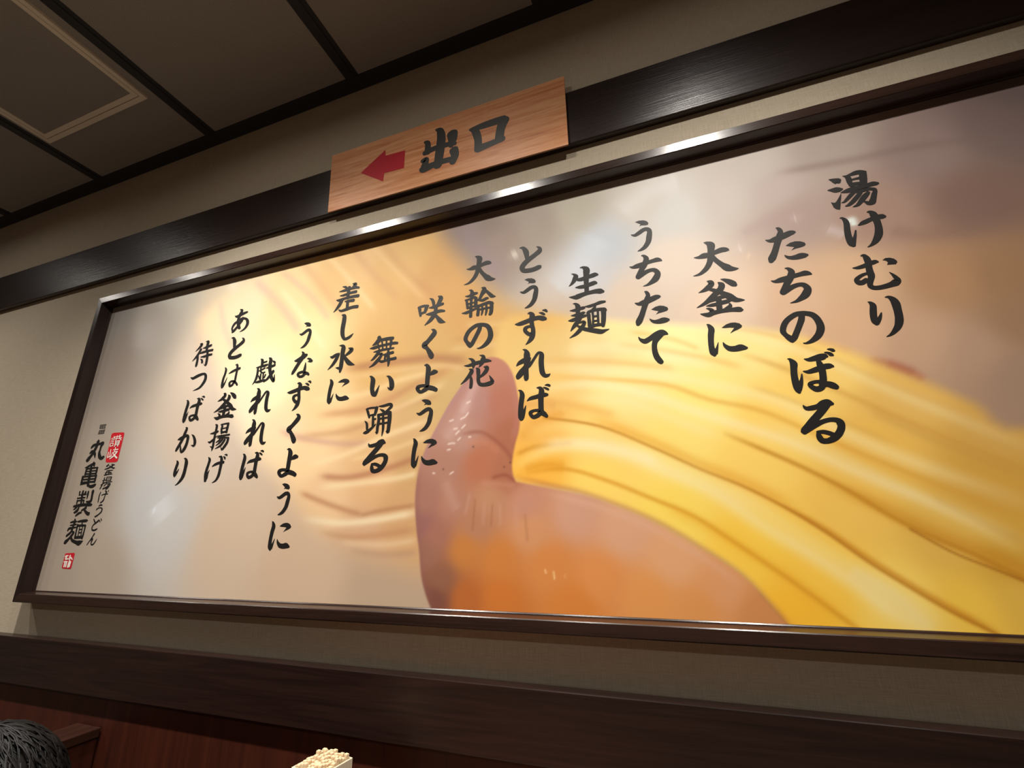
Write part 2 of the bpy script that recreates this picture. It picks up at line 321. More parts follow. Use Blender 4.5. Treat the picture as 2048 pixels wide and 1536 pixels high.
 'と': '1464.9,763.6,1.7 1473.2,761.6,7.4 1479.7,750.0,12.1 1481.7,738.0,10.3 1482.9,729.4,8.8|1506.2,757.1,2.4 1512.0,752.1,7.0 1511.7,744.7,11.7 1502.6,737.9,10.7 1488.9,729.7,11.2 1476.7,721.1,12.0 1469.7,711.3,11.9 1473.2,702.4,10.3 1485.0,700.0,10.6 1496.8,700.3,10.8 1507.2,702.8,10.9 1511.6,703.7,8.7',
 'ず': '1449.5,572.6,1.5 1459.6,571.9,8.5 1472.7,574.1,10.1 1487.1,577.5,10.0 1502.7,579.2,9.8 1513.9,575.7,10.8 1519.4,573.7,6.5|1479.7,593.1,2.2 1484.7,593.7,6.4 1489.5,586.8,11.9 1487.7,575.2,10.1 1488.8,563.1,9.1 1490.6,553.9,9.1 1490.0,543.8,10.4 1487.2,535.5,11.2 1481.3,527.7,7.6 1472.9,521.0,1.2|1489.4,560.8,7.4 1480.9,562.2,6.1 1473.7,559.0,9.3 1472.8,553.2,8.2 1479.0,545.6,8.2 1486.0,542.9,9.0 1489.6,546.7,8.4|1505.3,591.0,1.4 1511.6,588.5,5.4 1517.0,584.8,4.6|1513.2,595.2,1.8 1519.5,594.1,5.7 1522.9,590.5,4.1',
 'れ': '1466.0,510.9,1.4 1472.3,507.4,6.7 1474.8,498.4,13.2 1474.5,485.7,12.7 1472.7,471.8,10.1 1472.3,457.9,10.0 1471.9,445.4,10.4 1471.2,442.1,7.0|1451.0,475.5,2.1 1457.5,481.0,8.2 1467.5,485.2,10.4 1477.3,488.8,10.2 1482.2,488.1,4.2|1481.5,487.5,4.4 1475.6,477.0,8.8 1467.0,468.4,7.4 1459.8,460.9,8.8 1454.0,451.9,9.5 1453.3,447.8,6.4|1453.9,447.7,5.9 1461.1,453.8,7.3 1469.6,462.4,7.3 1475.4,468.6,6.6 1481.0,473.5,6.6 1489.7,484.9,5.8 1498.4,496.4,5.9 1503.9,497.7,6.1 1507.2,492.2,10.2 1505.9,478.4,11.0 1506.1,464.4,10.8 1507.7,453.2,10.5 1512.8,445.7,7.9 1519.5,445.5,6.3 1524.2,448.3,1.4',
 'ば': '1454.0,420.8,1.6 1458.8,418.2,5.9 1462.0,409.6,10.2 1460.4,397.7,10.4 1458.7,385.8,10.3 1458.4,373.8,11.6 1458.8,363.2,12.1 1459.4,358.6,8.7|1461.5,361.7,8.2 1464.4,370.6,6.9 1467.4,379.6,4.1 1469.2,386.0,1.4|1472.6,395.7,1.7 1480.2,400.2,6.9 1492.3,402.2,8.2 1503.1,404.3,8.8 1512.4,404.6,8.0 1516.4,404.1,5.0|1494.1,421.5,1.6 1501.0,420.0,7.1 1504.1,412.9,11.3 1502.3,401.1,11.4 1501.9,389.2,10.6 1501.8,377.3,10.5 1502.4,369.4,9.8|1498.0,373.1,6.5 1487.4,373.8,5.3 1479.2,370.4,7.6 1480.4,364.4,7.1 1485.6,360.4,7.8 1493.6,362.5,8.7 1501.7,368.2,9.9 1508.1,364.3,9.5 1513.2,359.3,6.3|1511.9,425.1,1.6 1517.3,425.0,4.7 1521.8,422.9,4.6|1508.0,420.8,1.6 1513.0,418.6,4.5 1518.8,414.9,3.9',
 '輪': '1327.8,665.9,1.7 1336.6,664.5,6.0 1349.4,667.7,7.8 1358.2,668.3,5.1|1337.3,680.0,1.6 1342.9,678.0,5.8 1345.4,669.3,9.8 1343.5,653.4,6.6 1342.6,637.4,6.9 1342.4,621.4,7.4 1342.1,611.2,7.8|1326.3,655.9,1.2 1331.2,653.3,5.6 1332.9,644.1,6.6 1334.6,634.1,7.2|1328.7,655.4,4.3 1339.9,656.5,5.2 1351.1,658.7,6.1 1356.6,656.5,3.9|1355.1,656.0,8.1 1355.2,644.6,8.5 1353.2,635.4,7.5|1334.5,644.6,3.7 1352.8,645.9,3.7|1333.8,634.2,5.4 1343.4,635.3,4.7 1354.4,636.4,4.7|1319.6,623.2,1.3 1330.8,622.8,6.7 1341.9,625.5,6.8 1354.5,628.8,5.1|1369.2,680.0,1.6 1376.3,676.9,8.0 1374.7,669.9,12.0 1370.0,662.7,9.0 1365.3,653.9,6.7 1359.8,650.2,2.6|1378.6,672.3,5.8 1387.2,662.5,7.2 1395.0,653.7,8.6 1404.2,650.7,1.2|1360.6,649.2,1.9 1371.6,647.1,6.7 1381.0,650.0,6.8 1385.7,649.9,4.1|1359.1,635.9,6.5 1361.1,624.3,7.3 1360.1,611.9,7.7|1359.2,633.5,6.1 1373.2,636.4,6.7 1388.7,638.2,7.4 1398.7,633.9,3.0|1394.1,636.3,8.6 1394.1,624.5,8.7 1392.5,612.2,8.9 1389.4,608.1,5.9|1370.9,632.0,4.7 1371.7,620.8,5.4 1369.4,610.2,2.9|1381.0,633.3,5.0 1381.8,620.5,5.7 1379.5,608.3,3.6|1360.8,624.4,4.3 1374.8,625.3,4.3 1393.3,625.4,4.2',
 '花': '1328.1,492.7,1.5 1338.9,491.6,6.1 1354.0,494.7,8.5 1369.0,496.3,7.6 1381.0,497.5,8.2 1392.1,495.2,3.6|1338.6,508.7,1.4 1346.3,504.6,6.3 1351.0,497.3,8.9 1350.3,488.6,7.0 1349.6,483.5,2.3|1365.2,512.3,1.4 1373.5,508.9,6.9 1373.5,501.5,11.7 1369.1,491.9,8.7 1363.9,484.5,1.6|1339.7,483.4,1.4 1345.1,480.5,7.0 1345.9,476.0,9.5 1339.2,466.7,8.0 1330.2,457.6,5.6 1320.4,450.4,1.3|1342.2,469.2,2.9 1345.3,458.6,6.7 1345.4,448.5,7.6 1344.0,440.1,6.9|1356.4,483.4,1.4 1361.6,478.3,8.7 1362.5,465.1,8.2 1362.5,453.6,8.0 1366.3,445.3,7.5 1376.6,442.6,7.9 1388.3,444.0,9.6 1395.6,446.9,7.6 1392.7,454.1,5.6 1388.3,462.5,1.1|1375.1,483.7,1.7 1382.5,481.3,8.3 1381.0,474.2,9.4 1373.6,466.5,7.0 1366.2,461.7,4.7',
 '咲': '1200.7,660.1,1.5 1206.2,654.9,8.3 1207.5,646.3,6.8 1209.7,636.7,5.9|1203.4,659.6,6.4 1217.1,661.7,6.4 1230.0,659.6,5.1|1225.7,659.9,9.6 1223.5,651.6,9.3 1221.3,643.7,6.5|1209.4,642.2,5.9 1221.3,645.0,5.8|1232.6,679.3,1.5 1240.5,673.5,6.9 1244.3,662.7,7.6 1242.9,656.3,3.6|1255.5,680.6,1.8 1263.3,674.9,10.7 1259.5,664.8,10.3 1253.0,657.7,4.7|1232.0,653.9,1.8 1243.0,653.8,7.1 1256.4,656.2,8.1 1269.7,657.8,6.2|1224.7,638.1,1.7 1235.2,637.0,7.8 1248.7,638.7,8.0 1262.0,640.3,7.7 1273.7,638.2,4.9|1250.6,654.9,9.6 1250.2,641.7,9.9 1245.6,631.0,11.1 1236.0,619.6,9.3 1222.1,609.8,1.5|1247.1,635.7,6.0 1255.9,624.3,8.2 1264.5,613.8,11.1 1277.1,608.4,1.5',
 'く': '1241.2,595.7,2.1 1247.1,592.6,7.5 1249.1,585.1,12.4 1241.2,575.2,11.8 1231.6,565.6,10.9 1223.6,558.2,13.8 1230.7,550.0,8.9 1237.7,539.5,11.3 1243.1,529.4,13.1 1244.2,525.4,10.3',
 'よ': '1226.8,507.8,2.5 1232.6,507.0,7.2 1237.1,498.0,12.1 1236.5,485.9,11.7 1235.8,472.5,11.3 1235.5,460.5,10.7 1235.0,453.1,9.9|1241.8,483.0,5.0 1251.2,487.8,11.4 1259.3,487.5,6.2|1236.5,456.7,7.4 1221.8,458.9,7.0 1211.4,456.0,9.5 1212.5,449.8,8.6 1219.3,444.3,7.5 1230.4,448.5,10.2 1238.3,452.4,10.7 1251.2,449.0,10.0 1259.3,444.6,8.7',
 '舞': '1094.8,599.2,10.0 1096.3,592.0,11.9 1087.8,585.0,9.8 1077.3,580.0,1.9|1089.1,591.5,5.3 1105.4,591.4,7.4 1123.3,591.3,8.7 1135.8,590.6,7.7|1070.6,573.2,1.8 1083.4,573.3,8.1 1099.5,575.4,6.4 1120.9,576.6,6.3 1138.5,577.1,7.2 1149.2,575.7,5.8|1082.6,561.9,2.1 1095.2,562.8,6.0 1111.2,564.1,5.9 1125.4,564.1,5.2 1139.5,564.2,4.3|1091.2,587.8,3.9 1095.5,575.6,4.9 1099.0,564.3,3.9|1103.7,590.0,4.7 1107.0,575.4,4.3 1108.4,565.4,4.0|1117.2,589.5,4.8 1118.2,577.0,4.4 1119.1,565.4,4.0|1130.4,591.5,7.7 1130.9,579.9,6.7 1129.6,566.2,4.8|1097.3,558.5,8.8 1090.7,551.7,8.2 1082.4,543.9,5.4 1076.4,540.7,1.9|1095.8,555.0,4.3 1106.7,553.4,6.8 1102.0,545.2,8.1 1093.8,536.6,8.9 1083.8,528.3,6.1 1073.4,523.6,1.5|1099.1,537.5,4.3 1108.3,533.8,5.9 1120.5,535.2,5.5 1134.5,536.5,6.5 1146.6,537.1,7.1|1112.3,550.5,3.9 1126.3,552.1,6.3 1138.5,553.1,6.9|1125.1,562.8,5.2 1124.8,548.3,8.6 1127.8,531.8,7.5 1127.0,520.0,3.6|1117.7,549.4,5.6 1116.5,541.4,5.5 1117.0,534.9,5.0',
 'い': '1077.0,500.1,2.1 1082.1,497.4,6.3 1087.0,488.1,12.7 1086.7,475.5,12.4 1086.8,464.6,11.0 1090.3,454.9,11.0 1095.1,450.5,7.5|1095.9,451.2,9.3 1100.4,459.9,7.4 1106.2,474.0,1.5|1125.1,494.5,1.8 1132.7,490.9,6.8 1139.0,480.0,11.9 1141.2,468.9,12.6 1140.0,462.2,10.4 1133.1,463.0,4.7 1130.2,466.4,1.5',
 '踊': '1073.4,419.2,1.5 1078.2,414.9,6.1 1081.6,407.0,6.4 1085.1,397.6,5.4|1076.1,418.9,4.3 1088.2,420.4,4.4 1103.9,419.5,5.0|1103.9,419.8,8.1 1102.0,411.0,8.3 1100.2,402.9,6.5|1084.7,401.9,4.2 1100.1,404.0,4.5|1095.0,402.7,5.6 1096.3,387.6,6.6 1096.7,374.3,6.6|1073.6,389.7,2.1 1079.5,383.2,6.0 1081.6,369.7,6.2|1094.2,392.0,2.8 1102.8,392.7,4.4|1071.5,361.7,1.9 1076.3,362.5,6.4 1083.0,364.1,7.1 1091.1,369.6,6.6 1099.1,375.5,4.5 1104.7,380.2,1.7|1108.8,422.3,1.6 1120.9,421.8,5.5 1139.4,424.1,6.4 1144.0,419.4,7.3 1138.5,413.3,6.3 1128.9,406.8,4.5|1112.9,415.1,1.4 1121.9,409.7,6.0 1127.3,405.5,4.9|1109.2,402.0,6.1 1112.0,389.1,7.3 1109.9,373.1,7.4 1109.4,359.3,5.3 1104.6,361.9,1.1|1108.9,401.0,5.7 1127.5,402.8,6.2 1142.7,402.4,5.5|1140.1,403.9,10.6 1141.1,390.8,9.9 1140.2,373.3,9.2 1138.9,359.7,8.0 1134.2,360.8,2.6|1122.5,401.5,5.8 1124.2,385.0,6.5 1125.3,367.4,6.2 1123.2,351.6,2.1|1113.1,392.3,4.0 1140.1,393.1,4.0|1113.3,379.9,4.0 1139.3,381.2,4.0',
 '差': '966.8,766.0,1.9 976.3,763.1,6.5 984.1,755.9,5.3|998.7,768.7,2.2 1008.0,765.4,9.8 1002.7,758.5,9.6 997.2,755.1,4.5|957.6,752.9,2.1 975.3,753.6,8.0 995.2,755.1,7.9 1011.0,755.0,7.5 1020.1,752.5,5.9|960.8,740.2,2.0 972.9,739.6,6.7 992.6,742.1,7.5 1012.3,742.5,8.5|950.4,729.3,1.9 962.4,726.9,8.6 982.1,729.5,7.4 1003.8,729.8,8.4 1020.6,728.8,9.0|988.7,759.6,10.0 987.5,743.2,9.9 987.2,728.5,9.0|970.2,728.2,9.6 963.8,714.7,10.5 955.1,703.6,7.3 946.1,694.7,1.8|979.2,720.0,3.0 991.1,719.5,7.5 1007.0,718.2,8.9|988.2,719.2,8.9 988.4,708.2,8.8 988.5,699.1,8.8|962.7,698.5,3.7 970.2,694.4,6.1 985.9,696.0,8.6 1005.2,698.7,8.4 1020.9,697.5,9.2',
 'し': '974.0,682.0,2.3 982.1,677.0,11.1 982.8,662.6,13.0 981.1,643.5,12.9 982.6,625.7,11.6 989.6,612.1,7.9 1001.0,612.7,8.3 1009.2,617.1,6.7 1015.9,622.5,1.7',
 '水': '976.4,595.6,1.7 985.9,593.3,7.6 989.6,586.8,13.0 988.8,571.6,12.5 988.5,554.8,11.7 987.8,536.6,11.6 986.5,523.6,6.0|971.6,536.3,1.3 979.5,534.4,6.1 987.4,531.7,7.6|951.1,569.0,2.0 958.2,566.8,8.0 969.3,571.1,8.3 978.7,573.1,4.9|976.9,571.7,7.4 970.7,559.1,10.1 960.9,545.3,8.0 947.8,534.0,1.7|1006.1,584.2,2.4 1016.1,579.3,10.0 1011.1,573.4,9.9 1000.5,566.5,6.1|992.7,567.7,6.9 999.7,556.6,9.2 1012.5,543.1,11.1 1029.1,536.4,1.2',
 'な': '835.4,574.0,2.7 842.7,573.9,8.6 854.5,577.4,12.0 866.1,582.7,13.3 873.9,585.1,7.3|856.8,596.4,2.5 861.8,590.4,8.4 860.3,580.1,12.7 852.0,567.3,10.9 843.7,554.6,10.9 835.4,541.8,9.5 832.4,537.9,5.4|P875.5,574.4 880.2,576.9 888.7,574.2 896.4,567.1 895.4,562.9 889.5,561.7 878.9,565.3 884.5,568.8|873.4,564.0,2.2 873.4,550.5,7.8 871.9,537.9,9.1|874.8,538.4,7.6 862.5,539.1,7.0 853.2,536.1,8.0 854.1,530.8,6.6 861.4,526.8,6.7 870.2,528.7,8.4 875.5,534.0,9.4 883.7,532.9,7.2 888.3,528.9,5.7',
 '戯': '715.1,596.5,2.1 721.7,591.0,9.1 723.1,578.2,8.9|725.3,584.2,4.7 738.2,586.0,5.1|703.1,572.8,2.1 716.3,573.7,5.8 733.7,574.9,7.5 742.2,576.4,6.0|710.2,570.9,6.6 711.2,554.7,7.6 708.8,538.9,7.8 699.5,525.1,1.9|714.3,561.4,2.7 726.9,564.7,4.9 735.1,567.6,4.9|721.0,572.2,5.1 722.2,560.3,5.5 728.7,555.0,4.1 737.4,555.7,4.5|723.8,552.1,5.1 724.6,537.0,5.6|732.5,552.8,5.1 733.9,537.5,5.1|717.0,547.7,3.7 722.0,539.0,4.9|741.0,548.1,5.3 738.1,540.5,4.8|707.2,530.3,2.4 718.2,530.7,6.9 733.1,532.4,6.5 741.6,533.4,4.5|739.6,566.9,2.1 752.5,567.9,6.8 769.1,571.8,6.9|744.6,595.9,2.2 751.9,588.5,11.0 752.0,570.6,11.4 756.5,552.3,9.9 763.6,537.3,9.9 771.9,526.6,7.5 773.3,530.8,6.9 772.9,544.8,1.8|766.9,554.4,9.0 758.9,544.9,9.0 748.0,534.0,6.5 737.4,527.4,1.8|759.0,585.4,2.0 766.5,580.2,6.5 769.2,577.1,4.4',
 'あ': '586.9,749.3,1.9 594.7,745.7,7.9 609.5,748.3,9.1 623.2,751.8,8.3 633.7,753.3,5.6|602.6,767.6,1.6 611.2,761.5,9.5 607.3,750.2,11.7 603.2,737.4,10.6 604.7,722.2,10.5 610.8,709.4,10.6 615.4,704.9,6.9|619.3,740.5,2.4 618.5,731.7,10.3 611.9,721.0,8.7 603.3,710.6,8.7 592.9,700.6,9.4 587.4,697.1,5.7|587.6,698.5,4.2 586.2,704.7,6.1 584.3,710.9,6.6 590.0,721.8,8.8 602.7,730.0,7.6 617.8,735.3,7.5 632.8,731.8,6.7 640.3,723.4,10.0 641.8,712.9,10.4 635.6,702.2,7.7 626.1,696.5,5.0 617.0,693.7,1.5',
 'は': '585.3,589.5,1.9 590.5,582.5,7.4 589.9,570.1,7.8 586.2,555.3,8.2 585.7,538.9,8.7 587.7,530.8,7.7|590.4,534.3,7.4 595.8,544.5,4.7 600.5,558.3,1.6|604.2,568.9,2.2 614.7,573.0,6.8 629.4,577.3,7.2 642.8,579.3,7.3|624.4,591.8,2.4 630.7,590.9,6.5 633.3,579.5,7.8 632.8,565.8,7.5 632.4,552.2,7.5 632.2,541.4,7.1|633.7,542.5,5.8 621.1,544.8,5.7 613.3,541.0,6.9 614.5,534.1,7.2 617.4,530.7,5.8 625.3,534.1,7.5 630.5,541.6,7.0 638.5,536.5,6.2 643.1,531.3,6.1',
 '揚': '574.9,401.3,1.5 587.6,402.1,6.4 600.7,404.9,6.5 604.0,405.2,3.7|588.7,425.8,1.9 595.1,420.7,8.0 594.5,405.4,7.7 593.7,391.4,7.6 593.7,377.5,7.6 593.8,363.7,7.6 591.8,354.5,2.7|582.7,367.0,1.2 590.4,363.3,4.3 593.5,361.2,4.9|572.6,379.8,2.0 579.9,377.9,6.0 590.4,384.1,6.3 600.3,392.2,2.1|608.8,424.0,1.9 615.2,418.9,6.7 614.7,410.0,7.1 617.2,399.7,6.6|611.5,423.5,3.8 623.2,424.4,4.1 636.7,424.7,4.6|635.9,424.1,7.6 634.9,412.1,8.3 634.1,400.8,7.5|617.7,411.7,3.3 632.5,413.6,3.0|616.8,401.6,5.2 635.1,402.6,5.1|600.2,392.8,1.4 614.0,392.1,5.0 630.7,392.6,4.8 647.2,393.4,4.5|602.9,388.8,1.3 617.0,386.4,4.2 632.1,386.5,4.3 644.2,384.9,4.1|644.3,384.2,8.1 643.4,373.7,8.2 637.4,364.2,8.1 630.1,356.1,6.9 625.4,358.3,3.4 623.5,362.8,1.6|617.2,385.8,5.7 611.8,379.9,5.2 601.8,375.6,1.3|626.1,383.8,5.6 616.5,374.5,5.5 603.9,367.3,1.4|633.5,380.7,6.4 621.8,366.6,6.2 603.4,359.0,1.3',
 'げ': '585.0,337.5,2.1 591.1,330.3,8.5 590.2,320.6,8.6 587.1,306.1,9.3 585.8,291.6,9.8 588.8,276.4,8.9|591.4,282.8,8.5 592.8,293.6,5.7 597.1,303.1,1.8|604.9,312.4,2.9 613.8,316.7,6.5 628.0,320.1,7.1 643.4,321.0,6.5|623.1,336.9,2.2 631.0,335.1,6.6 634.7,326.3,9.5 635.2,314.2,9.7 634.5,299.8,9.0 632.7,286.7,9.0 625.7,275.2,6.0 614.6,270.0,1.3|642.1,340.5,1.8 648.0,340.1,4.5 651.7,338.0,3.4|638.2,335.9,1.4 643.9,333.1,5.4 645.9,329.3,4.4',
 '待': '463.8,680.4,1.7 472.4,676.8,9.6 465.1,668.2,8.2 451.6,657.6,1.7|472.6,661.2,9.2 466.4,648.8,9.1 457.8,638.2,7.8 446.1,628.1,1.7|464.1,643.2,7.7 466.7,629.6,8.7 466.3,613.6,9.2 465.8,609.6,6.3|487.6,684.1,2.0 496.9,681.2,9.7 496.1,669.4,10.4 497.3,657.4,9.4|479.6,663.8,1.8 492.6,664.8,7.8 512.3,668.4,7.9|470.4,648.2,1.9 481.2,650.3,7.0 499.6,651.9,7.4 521.9,652.2,7.2|477.1,636.9,2.0 492.4,636.2,7.0 506.8,638.4,7.5 521.7,638.4,6.4|502.5,647.8,8.4 505.0,634.3,9.3 506.0,619.7,9.4 505.0,609.0,8.0 499.4,609.1,2.0 496.3,613.8,1.4|477.7,631.0,1.4 485.8,625.4,6.7 488.5,618.5,8.0',
 'つ': '453.4,577.1,1.9 464.0,572.9,7.9 478.0,576.8,9.7 493.8,580.5,8.2 506.7,580.9,6.6 513.9,574.3,9.4 515.0,562.9,10.6 508.9,551.1,9.8 497.1,539.9,7.3 474.5,534.2,1.5',
 'か': '453.9,394.8,2.3 460.8,396.2,7.9 472.6,399.9,9.6 486.1,403.4,7.8 492.1,398.3,10.1 492.6,387.9,10.0 490.4,375.1,10.9 484.6,363.9,10.8 477.6,358.0,5.1 472.6,366.1,6.8 468.8,378.0,2.8|475.8,427.3,2.1 480.7,422.9,8.9 477.0,410.0,10.3 472.2,394.7,10.3 465.3,380.8,10.2 457.9,368.4,9.4 455.1,363.8,6.3|504.6,405.1,1.3 513.3,399.2,6.4 520.8,388.3,9.0 523.2,379.1,9.8 520.4,373.1,6.9 510.1,375.2,1.3',
 'badge': 'P161.5,434.8 165.2,437.2 173.1,437.9 210.2,436.0 216.2,434.8 219.1,432.4 219.6,429.1 219.4,354.4 218.7,350.8 214.7,348.5 208.1,347.8 174.5,349.0 168.4,350.3 165.3,353.2 164.4,356.9 161.2,432.0',
 '讃': '175.8,427.0,2.2 180.5,421.9,3.5|167.1,420.2,1.7 181.9,421.8,2.9|167.5,415.2,1.5 181.0,416.7,2.4|166.6,410.1,1.4 180.2,411.4,2.4|168.0,404.5,3.3 168.9,396.5,3.0|167.2,404.9,2.2 180.7,406.2,2.1|180.4,405.9,3.3 181.1,398.4,3.0|168.8,396.8,2.2 181.6,398.4,2.2|182.5,424.1,1.8 208.6,425.1,2.5|191.0,427.7,2.4 191.7,418.2,3.3|201.8,428.7,2.4 203.2,421.1,3.3|183.1,418.7,1.8 213.6,419.1,2.4|190.6,417.4,3.1 188.4,411.9,2.5|204.2,418.2,2.5 213.8,412.7,2.1|190.9,409.8,3.4 190.5,399.6,3.3|190.3,410.6,2.1 206.7,411.4,2.3|207.0,411.4,3.9 207.3,399.3,3.6|191.7,406.8,1.6 205.4,407.3,1.6|191.6,403.2,1.6 205.3,403.9,1.6|190.1,399.9,1.8 206.5,400.5,1.8|193.1,399.4,2.7 189.1,395.0,3.0|201.3,399.7,2.3 205.2,394.8,3.1',
 '岐': '176.9,386.6,3.0 179.4,365.2,3.6|169.7,379.7,2.7 170.1,363.9,3.3|170.1,363.9,2.9 185.9,366.6,2.4|187.3,377.5,2.1 185.9,366.6,2.7|187.4,384.8,2.0 209.4,385.2,3.3|195.9,391.7,2.7 196.2,379.7,3.6|191.2,378.2,2.0 209.0,378.8,2.9|207.8,378.4,4.4 198.0,367.6,4.9 181.8,359.0,2.8|190.5,376.4,2.2 202.6,366.4,4.2 213.3,359.8,4.9',
 'small': '95.4,467.6,2.6 108.7,467.4,3.0 123.4,467.0,2.8|95.8,463.0,2.3 107.7,462.4,2.5 116.5,462.3,2.1|96.2,458.2,2.7 111.1,457.4,2.9 123.0,456.9,2.5|118.5,468.5,3.4 121.7,456.5,3.7|108.7,467.4,2.9 109.6,457.6,3.2|97.7,467.4,3.2 97.5,458.6,3.6',
 'small2': '97.7,450.8,2.8 124.0,450.5,3.0|96.6,446.0,2.6 122.9,446.0,3.0|96.3,441.2,3.0 110.3,441.0,3.0 123.4,440.9,2.5|100.7,450.6,3.9 100.1,440.9,3.9|110.9,450.7,2.9 111.8,440.9,2.8|121.4,449.8,3.8 121.9,441.0,3.8',
 '丸': '106.3,421.6,3.2 106.5,417.3,11.5 106.3,406.8,10.9 102.4,394.7,10.9 96.0,381.9,10.8 88.3,372.1,10.4 79.5,363.3,13.2 75.1,361.7,8.4|81.7,399.1,6.3 86.9,404.4,8.6 98.8,407.4,7.0 116.0,408.0,6.8 128.2,409.9,8.7 134.1,409.5,6.1|131.6,408.7,10.4 126.5,399.6,8.2 125.9,390.2,7.5 125.6,379.9,9.4 130.9,370.2,11.0 140.8,363.1,8.3 149.5,366.2,8.8 153.5,366.9,3.1|81.4,382.0,4.6 88.0,387.2,7.8 99.3,384.6,7.3 106.5,377.5,8.2 110.4,366.9,3.0',
 '亀': '110.6,352.9,5.9 112.5,348.1,8.7 102.9,346.9,6.3 91.5,342.9,6.5 77.1,339.1,2.7|115.4,348.0,9.7 118.1,341.3,4.4|84.7,334.9,4.8 107.3,336.3,4.6 137.3,336.1,4.0|86.3,327.5,3.3 134.8,328.0,3.6|86.5,320.1,4.2 135.4,319.5,4.2|81.1,312.1,4.6 109.6,312.9,4.9 141.0,312.5,3.7|80.3,303.7,4.3 140.1,304.1,4.2|79.3,295.5,4.4 139.3,295.6,5.2|76.1,289.5,3.1 84.2,290.9,3.7 103.6,292.6,3.2|86.1,334.9,7.2 85.8,318.3,7.2|134.6,335.8,7.0 135.2,316.6,7.0|105.6,340.2,8.6 108.3,316.2,9.8 110.1,294.3,10.0 111.7,287.0,9.9|78.1,312.2,8.8 77.9,292.1,6.6|138.4,311.9,7.6 138.3,294.7,7.0|110.9,288.8,6.7 120.3,283.1,6.4 133.3,282.6,8.6 143.4,285.5,6.9 147.3,288.0,2.8',
 '製': '82.1,268.4,6.1 82.6,262.1,4.6|96.7,269.6,6.9 96.8,261.5,8.2 98.5,251.7,8.1 101.7,235.6,6.9|109.8,267.3,6.4 107.9,261.6,7.1|81.8,259.0,3.0 114.0,260.7,4.7|78.3,250.2,3.8 113.7,251.1,3.7|80.0,243.0,3.8 109.7,243.7,3.7|81.2,243.4,5.5 81.8,235.4,4.9|111.3,243.2,5.4 111.8,235.3,4.8|121.7,267.7,5.7 122.5,257.9,6.9 123.1,247.2,2.2|142.1,267.8,9.8 143.3,254.4,7.7 144.1,242.1,8.4 136.2,237.5,7.2 124.2,239.3,4.0|70.9,227.3,5.0 92.9,229.5,7.5 119.4,230.5,7.0 147.7,229.7,6.9 153.0,230.4,2.8|86.0,225.5,6.7 79.6,220.4,4.5 73.0,218.4,1.3|96.9,223.4,5.5 93.1,215.6,8.2 83.8,210.6,6.2 79.9,209.8,3.6|91.8,200.4,4.2 100.1,205.8,6.3 114.0,209.8,4.7|129.8,222.4,7.5 121.7,218.3,6.0 111.8,215.1,3.2|123.8,216.5,4.8 135.3,209.3,7.4 145.5,204.7,8.2 150.0,205.4,7.8',
 '麺小': '92.2,191.2,4.3 95.6,183.4,8.4 93.3,172.2,6.9 91.6,166.2,7.5 92.2,158.5,8.3|76.2,182.0,3.4 89.6,183.9,5.6 103.8,184.1,3.5|78.3,174.0,2.6 90.7,174.8,4.4 105.7,176.3,3.2|73.2,159.7,4.5 76.6,164.8,6.5 91.3,167.1,4.7 109.0,168.5,3.3|94.3,160.2,6.6 86.2,152.6,7.0 75.0,145.9,5.9 74.5,143.8,3.8|96.1,155.9,2.9 102.5,154.1,6.8 97.4,146.6,8.1 87.7,136.5,7.4 76.3,128.5,10.5 72.3,126.4,5.3|108.2,183.6,3.8 124.3,185.2,6.1 145.0,185.7,6.9 151.8,186.1,2.5|130.3,181.0,3.8 131.4,175.0,5.2|112.1,174.5,6.8 113.0,159.1,5.3 114.4,139.6,6.7|114.3,172.6,5.3 132.2,173.1,5.2 147.6,172.8,4.3|147.6,172.8,5.2 148.0,155.3,5.2 146.8,138.5,6.6|114.1,140.5,6.1 130.5,141.0,6.5 146.8,141.7,6.5|123.8,170.0,2.9 126.2,144.6,3.5|136.4,169.8,3.2 138.8,144.5,3.7|125.8,161.9,2.7 136.5,163.0,2.7|126.8,153.0,2.8 137.3,154.6,2.8|97.1,140.6,6.7 106.1,133.0,7.0 125.1,127.8,8.0 139.6,126.1,11.7 152.7,131.0,2.4',
 '釜小': '182.3,343.0,3.7 180.5,340.4,5.1 174.5,338.0,3.7|196.5,342.2,2.9 209.6,340.0,2.5|205.3,340.7,3.9 195.0,335.0,4.3 182.7,331.2,3.9 169.5,329.2,1.8|186.6,339.1,1.8 198.2,333.9,3.1 209.1,330.6,3.8 214.1,331.7,1.8|181.2,324.1,2.2 193.4,324.7,2.8 208.5,324.8,1.5|192.2,324.3,3.2 193.6,313.5,3.6|181.9,322.2,3.3 178.8,316.1,3.7|176.3,318.9,1.7 187.1,319.7,2.2 204.1,318.3,2.5|173.6,311.4,1.5 178.6,312.9,3.4 193.4,314.0,2.7 209.8,314.0,1.5|202.4,319.3,2.9 202.7,314.8,2.9',
 '揚小': '179.1,304.4,3.7 178.8,294.6,4.2 176.0,284.0,4.2 170.4,273.7,3.6|172.4,296.7,1.7 187.0,298.2,2.4|170.4,284.3,2.4 182.3,289.1,3.1 192.1,292.2,1.9|188.6,304.8,2.9 189.3,295.9,3.5|188.3,305.7,2.0 210.3,305.5,2.4|209.8,305.1,3.8 208.5,295.8,3.8|188.8,300.8,1.4 208.2,300.3,1.4|189.4,295.7,2.0 208.5,295.8,2.0|188.4,291.0,1.9 202.1,291.3,2.3 216.8,291.9,2.1|194.2,286.8,1.2 209.3,286.5,2.8|194.9,288.5,2.8 185.5,281.0,2.8|204.3,285.4,2.9 199.0,277.7,3.3 183.7,273.1,3.5|210.9,286.0,4.1 207.0,278.2,4.3 199.7,272.4,4.2 195.4,273.0,1.3',
